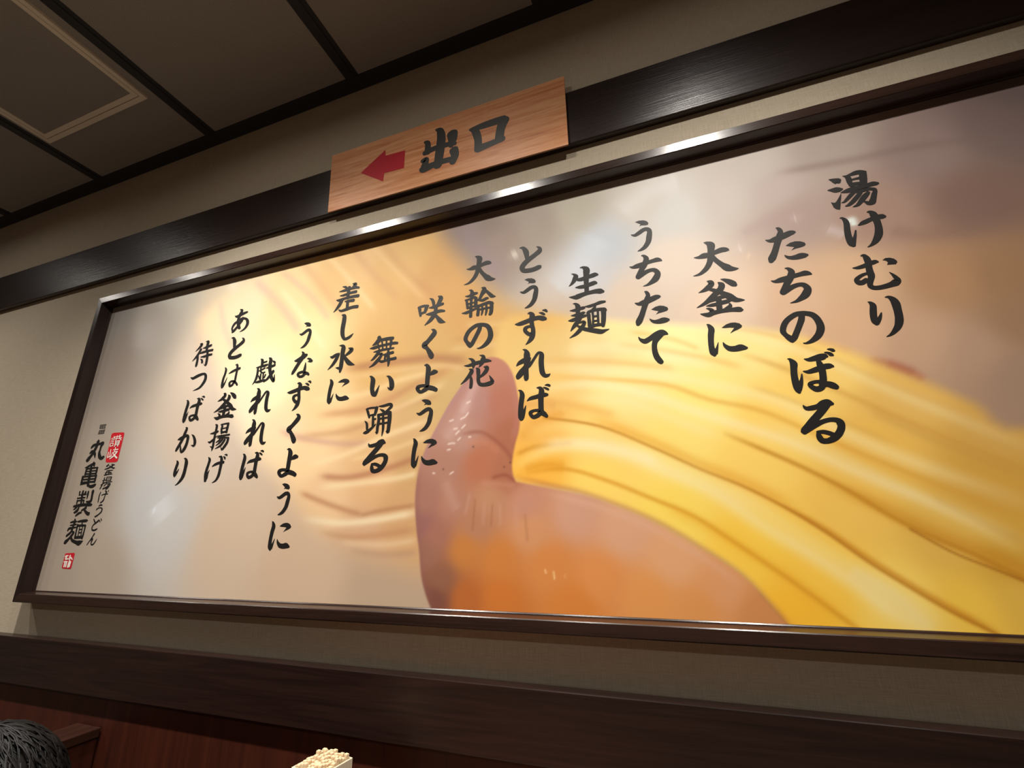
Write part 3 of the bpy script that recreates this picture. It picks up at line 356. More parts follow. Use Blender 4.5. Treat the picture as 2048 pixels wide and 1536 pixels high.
 'げ小': '177.9,263.2,3.7 175.7,253.2,3.8 176.7,240.1,3.8 177.1,235.8,2.9|185.3,255.0,2.1 196.0,257.3,2.8 210.9,257.6,2.6|197.6,267.2,3.1 202.4,261.8,4.0 200.7,252.3,3.5 199.3,241.9,4.1 193.4,236.1,4.1 187.3,234.1,2.5|205.2,265.2,2.6 205.9,261.7,2.1|211.1,267.6,2.6 211.8,264.0,2.1',
 'う小': '185.4,225.1,3.2 191.3,227.5,4.1 199.0,226.8,2.7|178.5,215.0,3.8 185.1,219.1,3.1 195.7,219.7,2.3 202.6,216.0,4.3 201.5,208.4,4.5 193.3,201.8,3.7 185.4,197.7,4.5 178.7,195.8,3.0',
 'ど小': '177.3,189.0,2.9 185.0,181.6,4.2 189.1,178.2,2.8|199.4,184.7,5.6 192.6,179.8,4.7 181.6,173.3,3.6 178.9,166.6,4.0 181.3,160.7,3.8 190.1,158.9,4.0 198.6,161.3,4.2 203.3,162.9,1.8|203.4,186.3,2.2 207.5,181.2,3.0|207.9,190.4,2.2 212.6,185.3,3.1',
 'ん小': '195.7,150.1,4.5 190.4,141.5,3.3 182.7,130.8,3.3 174.7,120.5,2.5|185.0,131.6,2.7 191.1,136.5,4.1 193.5,134.0,4.5 191.1,126.6,3.9 194.8,120.9,3.2 202.1,122.5,3.8 207.5,129.0,3.3 211.6,135.5,1.7',
 'seal': 'P93.2,98.4 128.9,99.6 132.9,96.8 132.8,58.9 128.1,57.2 94.3,58.5 90.4,60.9 90.0,96.3',
 'sealtext': '99.8,91.3,6.4 99.7,83.9,7.0|99.0,82.2,2.9 110.8,84.0,3.7|107.2,92.2,2.9 94.1,90.1,3.0|115.5,92.2,5.2 116.7,82.0,5.2|120.5,87.3,4.0 129.6,82.1,3.2|100.2,76.5,5.2 100.5,63.4,5.2|95.0,75.6,2.7 109.9,76.6,3.0|107.5,75.7,5.2 107.4,63.5,5.2|119.6,76.6,7.5 118.4,63.6,8.0|124.9,75.9,4.6 123.9,63.7,4.6',
 '出': '1240.1,1182.3,6.5 1251.5,1174.4,18.9 1256.8,1148.3,24.7 1253.9,1104.9,25.6 1249.1,1058.3,23.4|1207.5,1151.2,9.2 1215.6,1143.3,15.9 1216.9,1112.9,18.3|1207.9,1113.6,15.9 1238.0,1119.4,16.6 1286.1,1118.0,14.8 1299.1,1113.3,10.8|1289.6,1150.2,30.2 1291.0,1130.9,25.0 1287.2,1110.3,14.0|1201.5,1088.8,12.3 1213.5,1090.6,14.8 1209.1,1069.2,21.7|1199.6,1062.6,14.4 1209.5,1060.8,21.7 1248.7,1067.0,17.1 1300.2,1065.8,16.5|1295.3,1094.3,24.5 1299.2,1074.7,21.5 1292.9,1054.1,17.0',
 '口': '1341.1,1144.3,6.2 1355.9,1133.9,19.4 1364.4,1104.2,19.9 1364.6,1070.9,20.0|1345.3,1142.8,11.8 1374.5,1143.9,19.1 1411.4,1144.4,22.0 1435.7,1144.7,20.8|1436.4,1140.6,29.0 1427.3,1114.3,23.2 1423.0,1083.8,23.1|1364.6,1073.2,22.7 1395.0,1076.6,18.4 1432.9,1081.6,16.2',
 'arrow': 'P1001.1,1115.1 1078.8,1169.9 1081.5,1148.8 1144.9,1145.2 1144.9,1085.1 1081.5,1088.0 1080.3,1060.6',
}
REPEATS = [
 ('ち', 0.9837, 1.0047, -215.8, 83.2),
 ('た', 0.9837, 1.0115, -218.3, -92.6),
 ('う', 0.9961, 0.9951, -244.0, -81.4),
 ('大', 0.9942, 1.0159, -487.5, 75.3),
 ('の', 1.0648, 1.0098, -749.7, 80.6),
 ('う', 0.9821, 0.9950, -471.8, -335.7),
 ('に', 1.0145, 0.9954, -652.2, -166.1),
 ('る', 1.0517, 1.0276, -972.1, -8.0),
 ('に', 1.0302, 0.9860, -928.8, 7.8),
 ('う', 0.9619, 1.0063, -808.9, -89.1),
 ('ず', 0.9990, 0.9906, -622.7, -78.9),
 ('く', 1.0412, 0.9935, -427.4, -164.8),
 ('よ', 1.0635, 1.0097, -453.8, -173.2),
 ('う', 0.9688, 0.9956, -822.6, -504.7),
 ('に', 1.0085, 0.9893, -1013.8, -331.1),
 ('れ', 1.0002, 1.0085, -747.7, -3.1),
 ('れ', 0.9919, 0.9986, -735.1, -83.3),
 ('ば', 0.9948, 0.9957, -739.8, -81.4),
 ('と', 1.0341, 0.9942, -926.0, -80.2),
 ('釜', 0.9938, 0.9981, -1235.0, -82.3),
 ('ば', 1.0208, 1.0069, -1027.4, 83.9),
 ('り', 1.0745, 1.0008, -1776.5, -168.7),
]

# print layout: colour points, areas and brush lines in mm on the sheet
FIELD_BACK = '95,716.6,143,131,121 214.1,784.8,169,161,152 284,933,198,195,184 566.2,838.7,217,202,176 260.9,44,177,163,148 471.8,168.2,198,195,191 417.4,220.5,193,193,193 692.5,129.6,206,184,161 934.3,54.5,202,176,150 1168.9,29.9,186,161,136 58.1,15,171,157,143 538.8,618.9,218,202,184 509.5,362.1,209,191,172 26.3,835.7,140,135,128 92.1,244.8,167,154,140 1416.3,797.9,151,133,122 1390.8,846.8,140,124,115 1515.7,813.2,158,145,133 1599,831,176,169,154 1658.2,724,183,189,196 1620.3,646.8,194,194,197 1740.6,816.5,194,186,176 1805.4,759.8,199,198,194 1902,768.8,190,180,172 1991,766,180,165,158 2021.5,699.5,165,144,136 1793,655.4,219,203,188 1870.1,550.5,225,201,178 1989.9,527,213,178,147 2070.8,550.3,209,174,139 2133.1,668.3,158,129,115 2232.1,779.2,140,120,115 2341.1,795.1,118,100,95 2384.6,856.4,109,93,91 2272.1,659.6,126,100,90 2266.9,517.3,155,120,89 2204.2,521.7,174,135,100 2147.7,424.3,194,159,131 2204.7,398.3,178,147,124 2246,351.9,162,133,112 2269.7,438.1,155,122,93 2051.8,458,213,174,139 1687.9,586.1,213,194,174 1573.4,584.8,197,178,159 1282.5,861.1,144,126,118 1417.5,911.9,172,162,147 1958.3,837.4,186,176,167 2087.6,830,165,151,142'
FIELD_STRANDS = '751.4,769.1,240,212,160 986.5,797.7,228,188,128 1141.7,792.8,218,176,108 1259.1,724.1,208,160,96 1353.1,600.5,204,156,92 1102.6,538.6,212,170,104 1266.3,515.3,204,164,100 878,626.8,244,220,164 759.4,530.8,251,238,192 949.5,454.9,236,204,152 1102.3,378.2,216,176,124 921.1,333,240,207,160 1112.4,263.6,220,176,128 981.5,214,228,192,148 1182.1,186.4,204,160,112 1086.1,126.7,208,168,132 822.7,365.1,242,216,176 669.4,457.9,244,228,196 1213.6,279.7,200,160,108 1209.4,357.3,208,170,120 1414.3,589.7,208,164,96 1482.1,507.3,208,176,120 642.2,758.2,240,220,184 1231.5,424.1,204,170,112 1294.1,428.7,200,168,112'
FIELD_NOODLES = '1525.9,500.7,224,192,124 1505,526.8,220,188,116 1609.3,488.2,232,208,145 1772.5,484.1,252,240,170 1897.5,454.4,252,229,149 2002.4,392.4,245,208,116 2092.9,329.8,228,184,97 2199.4,264.7,212,167,85 1522.1,413.5,236,196,116 1670.7,396,252,229,151 1800.9,361.8,252,233,135 1915.1,322.7,252,213,108 2043.1,253.6,236,188,85 2171.1,201,212,163,69 1497.8,332.5,236,180,85 1615.6,303,249,208,116 1747.5,274.6,252,225,124 1861,224.4,252,213,108 1991.3,164.1,243,198,93 2104.4,119.3,228,184,85 2167.8,86.3,212,163,62 1495.2,262.9,245,184,69 1610.6,237.5,252,217,108 1735.2,171.2,252,221,100 1843.4,113.5,252,208,77 1939.6,70.1,252,204,77 2026.5,38.1,252,217,108 2109.3,28.1,245,200,77 2161,42.3,228,184,77 1895.8,13.3,252,192,54 1681.9,520.2,249,225,159 1506.8,573.3,220,175,100'
FIELD_HAND = '1395.7,479.5,184,124,102 1360.6,409.9,176,130,120 1412.5,404.3,176,112,92 1439.1,327.1,168,104,78 1320.3,336.9,180,138,124 1286.5,275.4,172,124,106 1367.1,270.5,180,112,82 1421.6,247.4,172,108,80 1241.7,205,164,116,100 1300.5,193,176,124,104 1389.1,199.9,188,136,104 1462.2,188,196,140,116 1559.1,167.1,207,156,130 1647.4,139.4,216,164,130 1725.5,90.2,223,166,120 1796.3,45.6,220,156,106 1841.1,11.1,208,140,84 1268,135,164,110,92 1335.7,106.3,196,126,62 1409.3,88.3,204,128,62 1507.4,80.3,212,136,72 1596.9,56.6,220,144,80 1678.3,27.2,224,152,84 1408.7,18.8,204,118,50 1549.7,11.2,214,130,58 1282.4,50.8,144,96,74 1272.7,14.6,124,76,62 1246.2,106.3,154,106,88 1238.1,155,152,102,96 1337.1,16.6,184,104,48 1754.8,14.9,220,150,86 1356.8,152.9,180,126,96 1470.9,141.9,208,148,104'
AREA_STRANDS = '441.6,762.1 564.3,847.5 674.6,882.7 800.1,912.1 973.8,913.3 1134,908 1236.3,885.3 1276.5,826.1 1339,734 1396.6,666.1 1450.4,617.6 1550.7,565.5 1557.8,495.9 1479.4,418.5 1300.2,203 1259.1,73.4 1177.3,79.2 1075.8,101.4 991.5,137.9 921.6,182.5 840.2,265.9 727.6,346.7 616.7,491.3 524.7,636.3'
AREA_NOODLES = '1401.8,519.5 1426.2,587.6 1484.7,591.6 1572.6,570.9 1683.7,539.7 1811.6,508.8 1902.5,486.1 1977.5,459 2044.1,420.7 2092,384.7 2136.6,351.1 2182.9,313.7 2234.9,270.6 2480,330 3100,-20 3100,-60 1952.6,-23.7 1878.5,-9.3 1856.8,22.2 1821.7,68.2 1767.1,107.5 1691.6,153.8 1580,200.6 1503.5,218.4 1440.5,234.7 1411.4,298.3'
AREA_HAND = '1395.8,503.9 1368.4,498.4 1342.1,475 1324.2,450.5 1294.6,411.5 1265.4,363.6 1236.8,310.7 1221.9,263.2 1217.6,205.9 1224.4,145.3 1232.3,106.3 1239.3,59.2 1249.9,27.4 1266.8,-5.1 1307.5,-69.6 1913.2,-32.6 1885.2,-8.9 1860.3,22.3 1825.1,66.8 1767.2,108.3 1691.7,154.6 1633.4,181 1580,201.5 1503.6,219.4 1458.1,230 1442.6,236.5 1436.9,266.4 1444.1,306.2 1453.3,336.3 1456.3,372.7 1450.9,421.8 1440.5,462.1 1422.6,490.7'
BRUSH = [
 ('N', '1508.4,356.7 1616.3,329.8 1712,280.7 1784.9,238.6 1846.6,207.2 1902.7,171.4 1953.5,132 1999.3,89.6 2042.8,54.9 2083.7,24.7 2123.1,0.5 2159,-26.1', 3.8, (176, 112, 24), 0.75),
 ('N', '1609.1,342.9 1713,289.9 1785.9,245.8 1859.4,208 1914.5,171', 13.6, (224, 154, 40), 0.45),
 ('N', '1903.1,174 1954.2,135.7 2000.3,94.3 2043.8,59.3 2084.8,28.9 2123.9,3.6', 5.9, (200, 130, 28), 0.55),
 ('N', '1833.8,297 1881.9,268.5 1937.9,234.1 1994,194.2 2040,155 2084,124.5 2126.4,100.4 2172.7,69.5 2219.8,40.8', 5.4, (184, 120, 24), 0.60),
 ('N', '1968.7,209.6 2041.6,162.3 2085.7,131.5 2128.4,108.3 2176,81.2 2222.8,51', 13.7, (200, 136, 32), 0.50),
 ('N', '2061.3,134.8 2103.2,102.7 2144.4,80.8 2175.6,64.2', 2.4, (154, 92, 16), 0.55),
 ('N', '1469.7,248.3 1546.1,252.1 1624,226.2 1695.4,193.4 1761.3,161.7 1809,127.2 1858.6,88.6 1904.4,51.6 1960.2,3.1 1977.7,-11.3', 5.5, (208, 138, 28), 0.55),
 ('N', '1461.2,257 1504.6,262.6 1546.3,257', 12.0, (216, 144, 28), 0.50),
 ('N', '1721.9,176.7 1785.2,142.2 1842.4,101.2 1894.7,60.9 1950.9,9.4', 13.5, (232, 168, 40), 0.35),
 ('N', '1445.9,286.3 1479.9,297.5 1523.4,301 1565.4,301.2', 7.1, (200, 132, 32), 0.55),
 ('N', '1453.9,318.2 1481.4,341.8 1517.1,355.8 1552.1,362.8', 14.2, (216, 144, 48), 0.40),
 ('N', '1863.2,497.8 1953,457.8 2009.3,417.7 2085.1,357.3 2224.5,257.2 2273.8,223.6', 6.2, (216, 168, 88), 0.35),
 ('N', '1882.6,439.5 1955,396 2030.3,342.3 2097.9,292.3 2212.7,214.4 2261.3,181.3', 7.3, (204, 152, 64), 0.45),
 ('N', '1529.9,441.5 1655.8,418.4 1747.2,396.9 1815.4,361.6 1892.5,333.5 1960.6,290.7 2032.4,244.2 2102.7,201.9 2194.1,146.8', 6.6, (216, 156, 56), 0.45),
 ('N', '1483.3,401.8 1569.9,376.5 1649.7,347.3', 10.2, (220, 160, 72), 0.35),
 ('N', '1504.3,482.1 1626.2,461.1 1721.3,439 1765.6,426.2', 9.0, (220, 174, 96), 0.40),
 ('N', '1446.3,389.5 1491.8,386.4 1535.7,378.4', 12.6, (208, 144, 72), 0.40),
 ('N', '1662.1,492.8 1740.1,469.3 1825.9,437.9 1878.6,414.1', 7.8, (224, 180, 92), 0.45),
 ('N', '1688.9,515.7 1765.3,488 1814.1,458', 6.8, (232, 184, 96), 0.40),
 ('N', '1886.4,377.7 1945.7,344.3 2010.2,301.8 2069.2,261.5', 7.0, (208, 160, 72), 0.35),
 ('N', '2048.2,317.7 2118,265.6 2209.8,203.9', 8.2, (196, 148, 68), 0.30),
 ('N', '2097.1,178.9 2138.7,148 2185.7,116.4', 7.4, (192, 144, 56), 0.35),
 ('N', '1512.7,462.2 1657.2,435.5 1756.5,412.3 1846,380.2 1932.5,341.2 2012,282.2 2084.4,234.4 2200.3,169.4', 14.3, (251, 240, 196), 0.40),
 ('N', '1483.8,418 1597.8,416.9 1692.9,390.1 1784.8,344.4 1862.2,308 1932.9,273.2 2001.1,229 2072.9,184.7 2186.4,119.1', 12.9, (251, 242, 204), 0.44),
 ('N', '1463.3,336.5 1550.5,334 1645.8,301.4 1730.9,255.2 1808.3,213.1 1876.8,161.6 1938.4,112.4 1995.1,69.8 2038.6,37 2079.2,6.6', 16.6, (250, 233, 160), 0.40),
 ('N', '1449.1,266 1505.7,290.6 1581.3,293.4 1665.9,268.4 1735.6,234 1805.7,195 1861.9,146.2 1924.8,100 1981.1,53.4 2015.1,20.9 2052.8,-5.2', 15.2, (250, 240, 192), 0.48),
 ('N', '1506.4,305.6 1581.8,301.5 1666.7,277.7 1716.3,253', 12.8, (251, 244, 212), 0.40),
 ('N', '1746.4,526.8 1861.8,487.8 1938.5,450.4 2007.6,408.8 2082.9,347.6 2221.9,247.5', 12.5, (246, 236, 192), 0.32),
 ('N', '1559.3,496.6 1677.8,484 1753.9,455.1 1837.6,419.7', 15.2, (248, 238, 198), 0.32),
 ('N', '1570.8,392 1675.5,372 1754.1,330.1 1820,295.2', 12.7, (248, 232, 176), 0.36),
 ('N', '1895.9,313.8 1968.2,267.7 2028,223.5 2087,179.2 2140.4,136.5 2181.9,102.7', 10.5, (240, 220, 156), 0.32),
 ('N', '1970.4,78.8 2015.5,45.2 2058.4,-1.8', 14.6, (240, 228, 192), 0.32),
 ('N', '1443.3,243.1 1511.4,223.7 1583.4,203.6 1691.7,157.7 1767.7,109 1824.5,64.5 1864.2,17.4 1882.9,-5', 7.4, (184, 108, 48), 0.45),
 ('C', '641.2,856.5 754.3,752.9 840.4,654.6', 17.1, (200, 160, 160), 0.38),
 ('C', '733.7,869.5 857.9,763.6 936.6,674.3', 13.3, (200, 168, 152), 0.38),
 ('C', '804.1,886.3 907.9,768.7 985.4,665.7', 16.4, (208, 160, 120), 0.38),
 ('C', '976,893.5 1049.9,798.7 1148.5,691.5', 15.4, (200, 148, 104), 0.38),
 ('C', '1073.7,884.7 1157.6,774.6 1261,669.5', 14.6, (192, 140, 92), 0.31),
 ('C', '891.8,890 988.2,782.2 1076.1,677.4', 11.1, (244, 220, 168), 0.44),
 ('C', '744.2,810.2 851.9,689.3 931.5,590.4', 11.4, (251, 236, 200), 0.38),
 ('C', '1024.4,900.4 1127.6,781.3 1219.8,677.6', 10.5, (236, 200, 144), 0.38),
 ('C', '1000.9,529.2 1159.3,528 1253.1,522.1 1335.6,503', 14.3, (160, 104, 72), 0.56),
 ('C', '1018.6,504.7 1160.9,505.2 1266.8,500.6 1329.8,484.9', 9.0, (224, 192, 144), 0.44),
 ('C', '939.3,417.9 1084.6,421.8 1203.6,462.9 1292.5,489.9', 12.8, (184, 128, 88), 0.50),
 ('C', '884.9,370.1 1033.1,372.4 1167,413.3 1269.2,431.5', 11.6, (184, 136, 96), 0.44),
 ('C', '818.6,388.3 901.7,361.3 1022.6,340 1092.3,338.2', 10.6, (184, 140, 128), 0.44),
 ('C', '959.7,269.3 1045.3,261.5 1150.4,278 1218.9,295.6', 9.9, (168, 110, 80), 0.62),
 ('C', '906.3,233.8 967.5,212.3 1039.6,190.4 1087.5,178.5', 8.7, (176, 124, 88), 0.62),
 ('C', '1081.1,176.5 1132,185.7 1224.2,195.4', 6.8, (168, 116, 80), 0.56),
 ('C', '977,143.4 1059.5,132 1136.1,136.4 1226.7,147.2', 9.2, (184, 132, 92), 0.50),
 ('C', '1062.3,106.4 1139.4,96.5 1229.1,101.5', 8.9, (176, 140, 112), 0.50),
 ('C', '926.4,296.8 1039,318.9 1131.7,350.1 1246.3,376.6', 10.1, (242, 220, 174), 0.56),
 ('C', '915.7,173.8 1029.3,162.8 1120.8,167.3 1224.9,181.2', 10.5, (240, 224, 188), 0.75),
 ('C', '963.3,242.8 1073.9,247.9 1177.5,254.8 1220.6,263.2', 9.7, (240, 220, 176), 0.62),
 ('C', '1034.2,121.9 1137.8,116.3 1227.8,125.7', 8.9, (228, 200, 160), 0.56),
 ('C', '902.4,460.1 1052.9,456.1 1162.5,480.2 1241.5,488.3', 10.8, (244, 220, 172), 0.44),
 ('C', '957.1,397.4 1086.8,397.5 1205.6,426.9 1280.8,459.4', 10.3, (236, 212, 160), 0.50),
 ('C', '1040.9,301.4 1147.4,317 1247.7,342.8', 8.3, (232, 204, 152), 0.50),
 ('C', '630.5,635.9 784.1,584 919.1,564.7', 16.1, (248, 232, 192), 0.44),
 ('C', '568.9,739.5 668.8,630.1 723.8,535.3', 17.1, (240, 216, 192), 0.38),
 ('C', '510.8,816.1 556.1,709.7 637.2,604.9', 14.4, (220, 192, 176), 0.50),
 ('C', '1290.6,561 1414,555.7 1505.9,549.9', 8.3, (192, 148, 92), 0.44),
 ('C', '1291.2,536.1 1390,533.2 1504.6,515.4', 8.4, (220, 192, 140), 0.44),
 ('C', '1328.1,592.3 1414.2,579.9 1517.6,565.5', 9.6, (224, 192, 132), 0.44),
 ('H', '1326.2,338.6 1366.8,339.5 1400.6,319.8 1430.8,288.8 1439,266.3', 5.4, (138, 74, 56), 0.45),
 ('H', '1332.3,319.8 1378.2,316.3 1411.4,293.2', 8.5, (200, 132, 104), 0.35),
 ('H', '1391.4,242 1421.6,247.4 1444.7,232.5', 5.1, (138, 70, 52), 0.50),
 ('H', '1367.2,234.2 1410.7,230.2 1442.4,224.9', 7.3, (200, 144, 120), 0.40),
 ('H', '1221.9,263.2 1217.6,205.9 1224.4,145.3 1235.6,87.3 1244.8,40.9 1264.6,-3.4', 13.0, (138, 92, 88), 0.40),
 ('H', '1368.4,498.4 1324.2,450.5 1265.4,363.6 1224.1,268.4', 9.5, (168, 128, 136), 0.40),
 ('H', '1427.1,485.5 1446.4,422.4 1451.9,367.9 1440,316.7', 8.8, (184, 124, 112), 0.45),
 ('H', '1336.9,412.5 1313.8,364.7 1284.8,328.9', 18.3, (200, 164, 156), 0.50),
 ('H', '1360.3,455.3 1342.7,423.2 1325.5,380.2', 14.2, (208, 176, 170), 0.50),
 ('H', '1287.4,244.1 1305.9,202.8 1317.7,182.7', 15.1, (196, 156, 140), 0.40),
 ('H', '1345.2,216.3 1334.6,172.5', 5.2, (200, 160, 144), 0.30),
 ('H', '1378.3,200.3 1373,152.6', 5.0, (200, 156, 136), 0.30),
 ('H', '1410.4,194.4 1409.9,147.3', 4.9, (204, 160, 140), 0.30),
 ('H', '1441.7,188.7 1445.8,142.2', 4.9, (204, 156, 132), 0.30),
 ('H', '1356.4,201.1 1351.5,143.5', 3.0, (144, 88, 60), 0.30),
 ('H', '1394.4,190.1 1391.1,152.3', 2.9, (148, 92, 64), 0.30),
 ('H', '1461.7,169.4 1465.4,123.9', 3.8, (160, 104, 68), 0.30),
 ('H', '1847,46.8 1869.8,17.8 1885.4,-7.6', 5.4, (110, 60, 32), 0.50),
 ('H', '1503.2,210 1606.2,179.1 1690.5,142.9 1765.7,96.6 1819.6,54.9', 8.4, (224, 180, 156), 0.30),
 ('H', '1335.8,405.9 1342.9,408.5', 2.3, (240, 224, 216), 0.75),
 ('H', '1322.1,371.7 1331.5,375.2', 2.2, (240, 224, 216), 0.75),
 ('H', '1295.7,369.7 1302.9,371.3', 2.3, (240, 224, 216), 0.75),
 ('H', '1305.8,351.2 1312.9,351.6', 2.3, (240, 224, 216), 0.75),
 ('H', '1331.8,357.6 1324.8,351.7', 2.2, (240, 224, 216), 0.75),
 ('H', '1317.8,345.8 1310.8,339.8', 2.3, (240, 224, 216), 0.75),
 ('H', '1293.5,319.6 1299.4,320.2', 2.3, (240, 224, 216), 0.75),
 ('H', '1291.5,306.8 1297.4,307.5', 2.2, (240, 224, 216), 0.75),
 ('H', '1303,321 1307.7,319.6', 2.2, (240, 224, 216), 0.75),
 ('H', '1341.5,330.9 1345,330.6', 2.2, (240, 224, 216), 0.75),
 ('H', '1315.8,326.5 1320.5,330.4', 2.2, (240, 224, 216), 0.75),
 ('H', '1258.4,260.1 1262.1,258.9', 2.2, (240, 224, 216), 0.75),
 ('H', '1298.8,255.9 1305.7,259.7', 2.1, (240, 224, 216), 0.75),
 ('H', '1338.5,383.3 1333.8,377.2', 2.2, (240, 224, 216), 0.75),
 ('H', '1497.6,71.7 1499.2,66.6', 2.2, (244, 200, 144), 0.80),
 ('H', '1513.5,68.5 1514.8,56.8', 2.1, (244, 200, 144), 0.80),
 ('H', '1534.6,63.8 1535.2,58.8', 1.7, (232, 176, 112), 0.60),
 ('H', '1282,267.2 1283.2,266.1', 1.8, (64, 32, 24), 0.70),
 ('H', '1432.7,271.6 1433.8,270.6', 1.6, (64, 32, 24), 0.70),
 ('H', '1350.9,310 1352.1,308.8', 1.8, (64, 32, 24), 0.70),
 ('H', '1419.7,263.4 1420.8,263.3', 1.7, (64, 32, 24), 0.70),
 ('B', '1445.7,747.2 1458.1,752.2', 15.4, (224, 216, 204), 0.70),
 ('B', '1910,653.6 1913.5,653.9', 12.5, (228, 216, 216), 0.55),
 ('B', '2010.9,695.7 2014.3,695.9', 11.5, (224, 208, 208), 0.60),
 ('B', '1920.9,634.3 1925.9,633.1', 9.2, (232, 204, 176), 0.50),
 ('B', '2089.5,663.2 2098,667.4 2098.4,654.4', 8.0, (220, 232, 228), 0.90),
 ('B', '2058.2,658.7 2068.5,651.7 2081.6,639.8', 12.6, (200, 188, 192), 0.50),
 ('B', '2064.5,399.9 2092.9,388.9 2115.9,373 2129.9,355.3', 10.0, (164, 92, 72), 0.60),
 ('B', '2086.7,391.5 2121.3,368.1', 10.6, (152, 78, 64), 0.45),
 ('B', '1984.2,454.1 2011,436.8 2043.8,419', 8.2, (208, 140, 116), 0.50),
 ('B', '2006.1,803.2 2121.2,794.6 2234.6,789.6 2359.8,766.2', 10.7, (122, 102, 96), 0.45),
 ('B', '2147.4,633 2192.1,611.2 2265,606.9', 17.8, (132, 104, 92), 0.40),
 ('B', '2022.5,704.8 1971.5,702 1916.2,682.6', 17.3, (168, 144, 140), 0.40),
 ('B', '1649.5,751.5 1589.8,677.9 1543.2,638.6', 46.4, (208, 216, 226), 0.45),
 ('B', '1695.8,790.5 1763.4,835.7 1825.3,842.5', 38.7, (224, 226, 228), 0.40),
 ('B', '1309.8,883.4 1364.8,783 1415.3,690.7', 35.1, (152, 132, 144), 0.40),
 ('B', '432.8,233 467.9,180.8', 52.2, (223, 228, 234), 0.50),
 ('B', '208,803.5 195.3,701.5', 83.5, (180, 174, 174), 0.35),
 ('B', '536.9,878.8 594.7,799.7 593,719.3', 25.8, (248, 242, 228), 0.50),
 ('B', '497.8,785.1 549.8,694.9 637.2,604.9', 25.2, (244, 232, 220), 0.45),
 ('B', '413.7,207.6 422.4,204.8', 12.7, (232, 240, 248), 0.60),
 ('B', '467.3,824.6 459.6,693.6 546.5,587.5', 26.1, (216, 184, 164), 0.35),
]

# ------------------------------------------------------------------ setting
XL, XR, YB = -4.6, 2.6, -4.2
struct(box('wall_north', XL, XR, WALL, WALL + 0.12, FLOOR - 0.1, CEIL + 0.2, M_wall), 'beige woven wallpaper wall behind the framed panel')
struct(box('wall_south', XL, XR, YB - 0.1, YB, FLOOR - 0.1, CEIL + 0.2, M_plain))
struct(box('wall_west', XL - 0.1, XL, YB, WALL, FLOOR - 0.1, CEIL + 0.2, M_plain))
struct(box('wall_east', XR, XR + 0.1, YB, WALL, FLOOR - 0.1, CEIL + 0.2, M_plain))
struct(box('floor', XL, XR, YB, WALL, FLOOR - 0.1, FLOOR, M_floor))
ceiling = struct(box('ceiling', XL, XR, YB, WALL, CEIL + 0.004, CEIL + 0.1, M_ceiling), 'grey ceiling of long tiles between dark bars')
# dark bars between the ceiling tiles, each a grooved strip that runs away from the wall
for xc in (-3.805, -3.2025, -2.600, -1.9985, -1.3953, -0.7947, -0.1890, 0.412, 1.012, 1.612, 2.212):
    w = 0.0225
    bm = bmesh.new()
    box_bm(xc - w, xc + w * 0.35, YB, -0.0338, CEIL, CEIL + 0.006, 0.0006, 1, bm)
    box_bm(xc + w * 0.35, xc + w, YB, -0.0338, CEIL + 0.0025, CEIL + 0.006, 0.0, 1, bm)
    struct(obj('ceiling_bar', bm_mesh('ceiling_bar', bm), M_bar, ceiling))
struct(box('trim_1', XL, XR, -0.0338, WALL, CEIL, CEIL + 0.006, M_bar), 'dark metal edge strip where wall meets ceiling')
struct(box('trim_2', XL, XR, -0.0075, WALL, 2.064, 2.2253, M_beam, bev=0.0025), 'dark stained wooden beam along the wall above the panel')
struct(box('trim_3', XL, XR, -0.0165, WALL, 0.829, 0.9376, M_board, bev=0.0018), 'dark brown wooden rail board below the framed panel')
struct(box('trim_4', XL, XR, 0.0035, WALL, FLOOR, 0.829, M_panelling), 'red-brown wooden panelling under the rail board')

# ------------------------------------------------------------------ ceiling access hatch
hx0, hx1, hy0, hy1 = -1.9555, -1.4500, -0.7100, -0.2045
hatch = thing('ceiling_access_hatch', ((hx0 + hx1) / 2, (hy0 + hy1) / 2, CEIL), 'square ceiling access hatch with pale double frame', 'hatch')


def ring(x0, x1, y0, y1, w, z0, z1):
    bm = bmesh.new()
    o = [(x0, y0), (x1, y0), (x1, y1), (x0, y1)]
    i = [(x0 + w, y0 + w), (x1 - w, y0 + w), (x1 - w, y1 - w), (x0 + w, y1 - w)]
    V = [[bm.verts.new((x, y, z)) for x, y in q] for q in (o, i) for z in (z0, z1)]
    ob, ot, ib, it = V
    for k in range(4):
        j = (k + 1) % 4
        bm.faces.new((ob[k], ob[j], ib[j], ib[k]))
        bm.faces.new((ot[k], it[k], it[j], ot[j]))
        bm.faces.new((ob[k], ot[k], ot[j], ob[j]))
        bm.faces.new((ib[k], ib[j], it[j], it[k]))
    bmesh.ops.recalc_face_normals(bm, faces=bm.faces)
    return bm


w = 0.0145
put(obj('outer_frame', bm_mesh('outer_frame', ring(hx0, hx1, hy0, hy1, w, CEIL - 0.004, CEIL + 0.006)), M_hatch), hatch)
g = w + 0.002
put(obj('inner_frame', bm_mesh('inner_frame', ring(hx0 + g, hx1 - g, hy0 + g, hy1 - g, w, CEIL - 0.004, CEIL + 0.006)), M_hatch), hatch)
q = g + w
put(box('hatch_panel', hx0 + q, hx1 - q, hy0 + q, hy1 - q, CEIL - 0.001, CEIL + 0.005, M_ceiling), hatch)

# ------------------------------------------------------------------ recessed downlights


def lathe(prof, seg=32):
    bm = bmesh.new()
    rings = []
    for r_, z_ in prof:
        rings.append([bm.verts.new((r_ * math.cos(2 * math.pi * k / seg), r_ * math.sin(2 * math.pi * k / seg), z_)) for k in range(seg)])
    for a, c in zip(rings, rings[1:]):
        for k in range(seg):
            j = (k + 1) % seg
            bm.faces.new((a[k], a[j], c[j], c[k]))
    return bm, rings


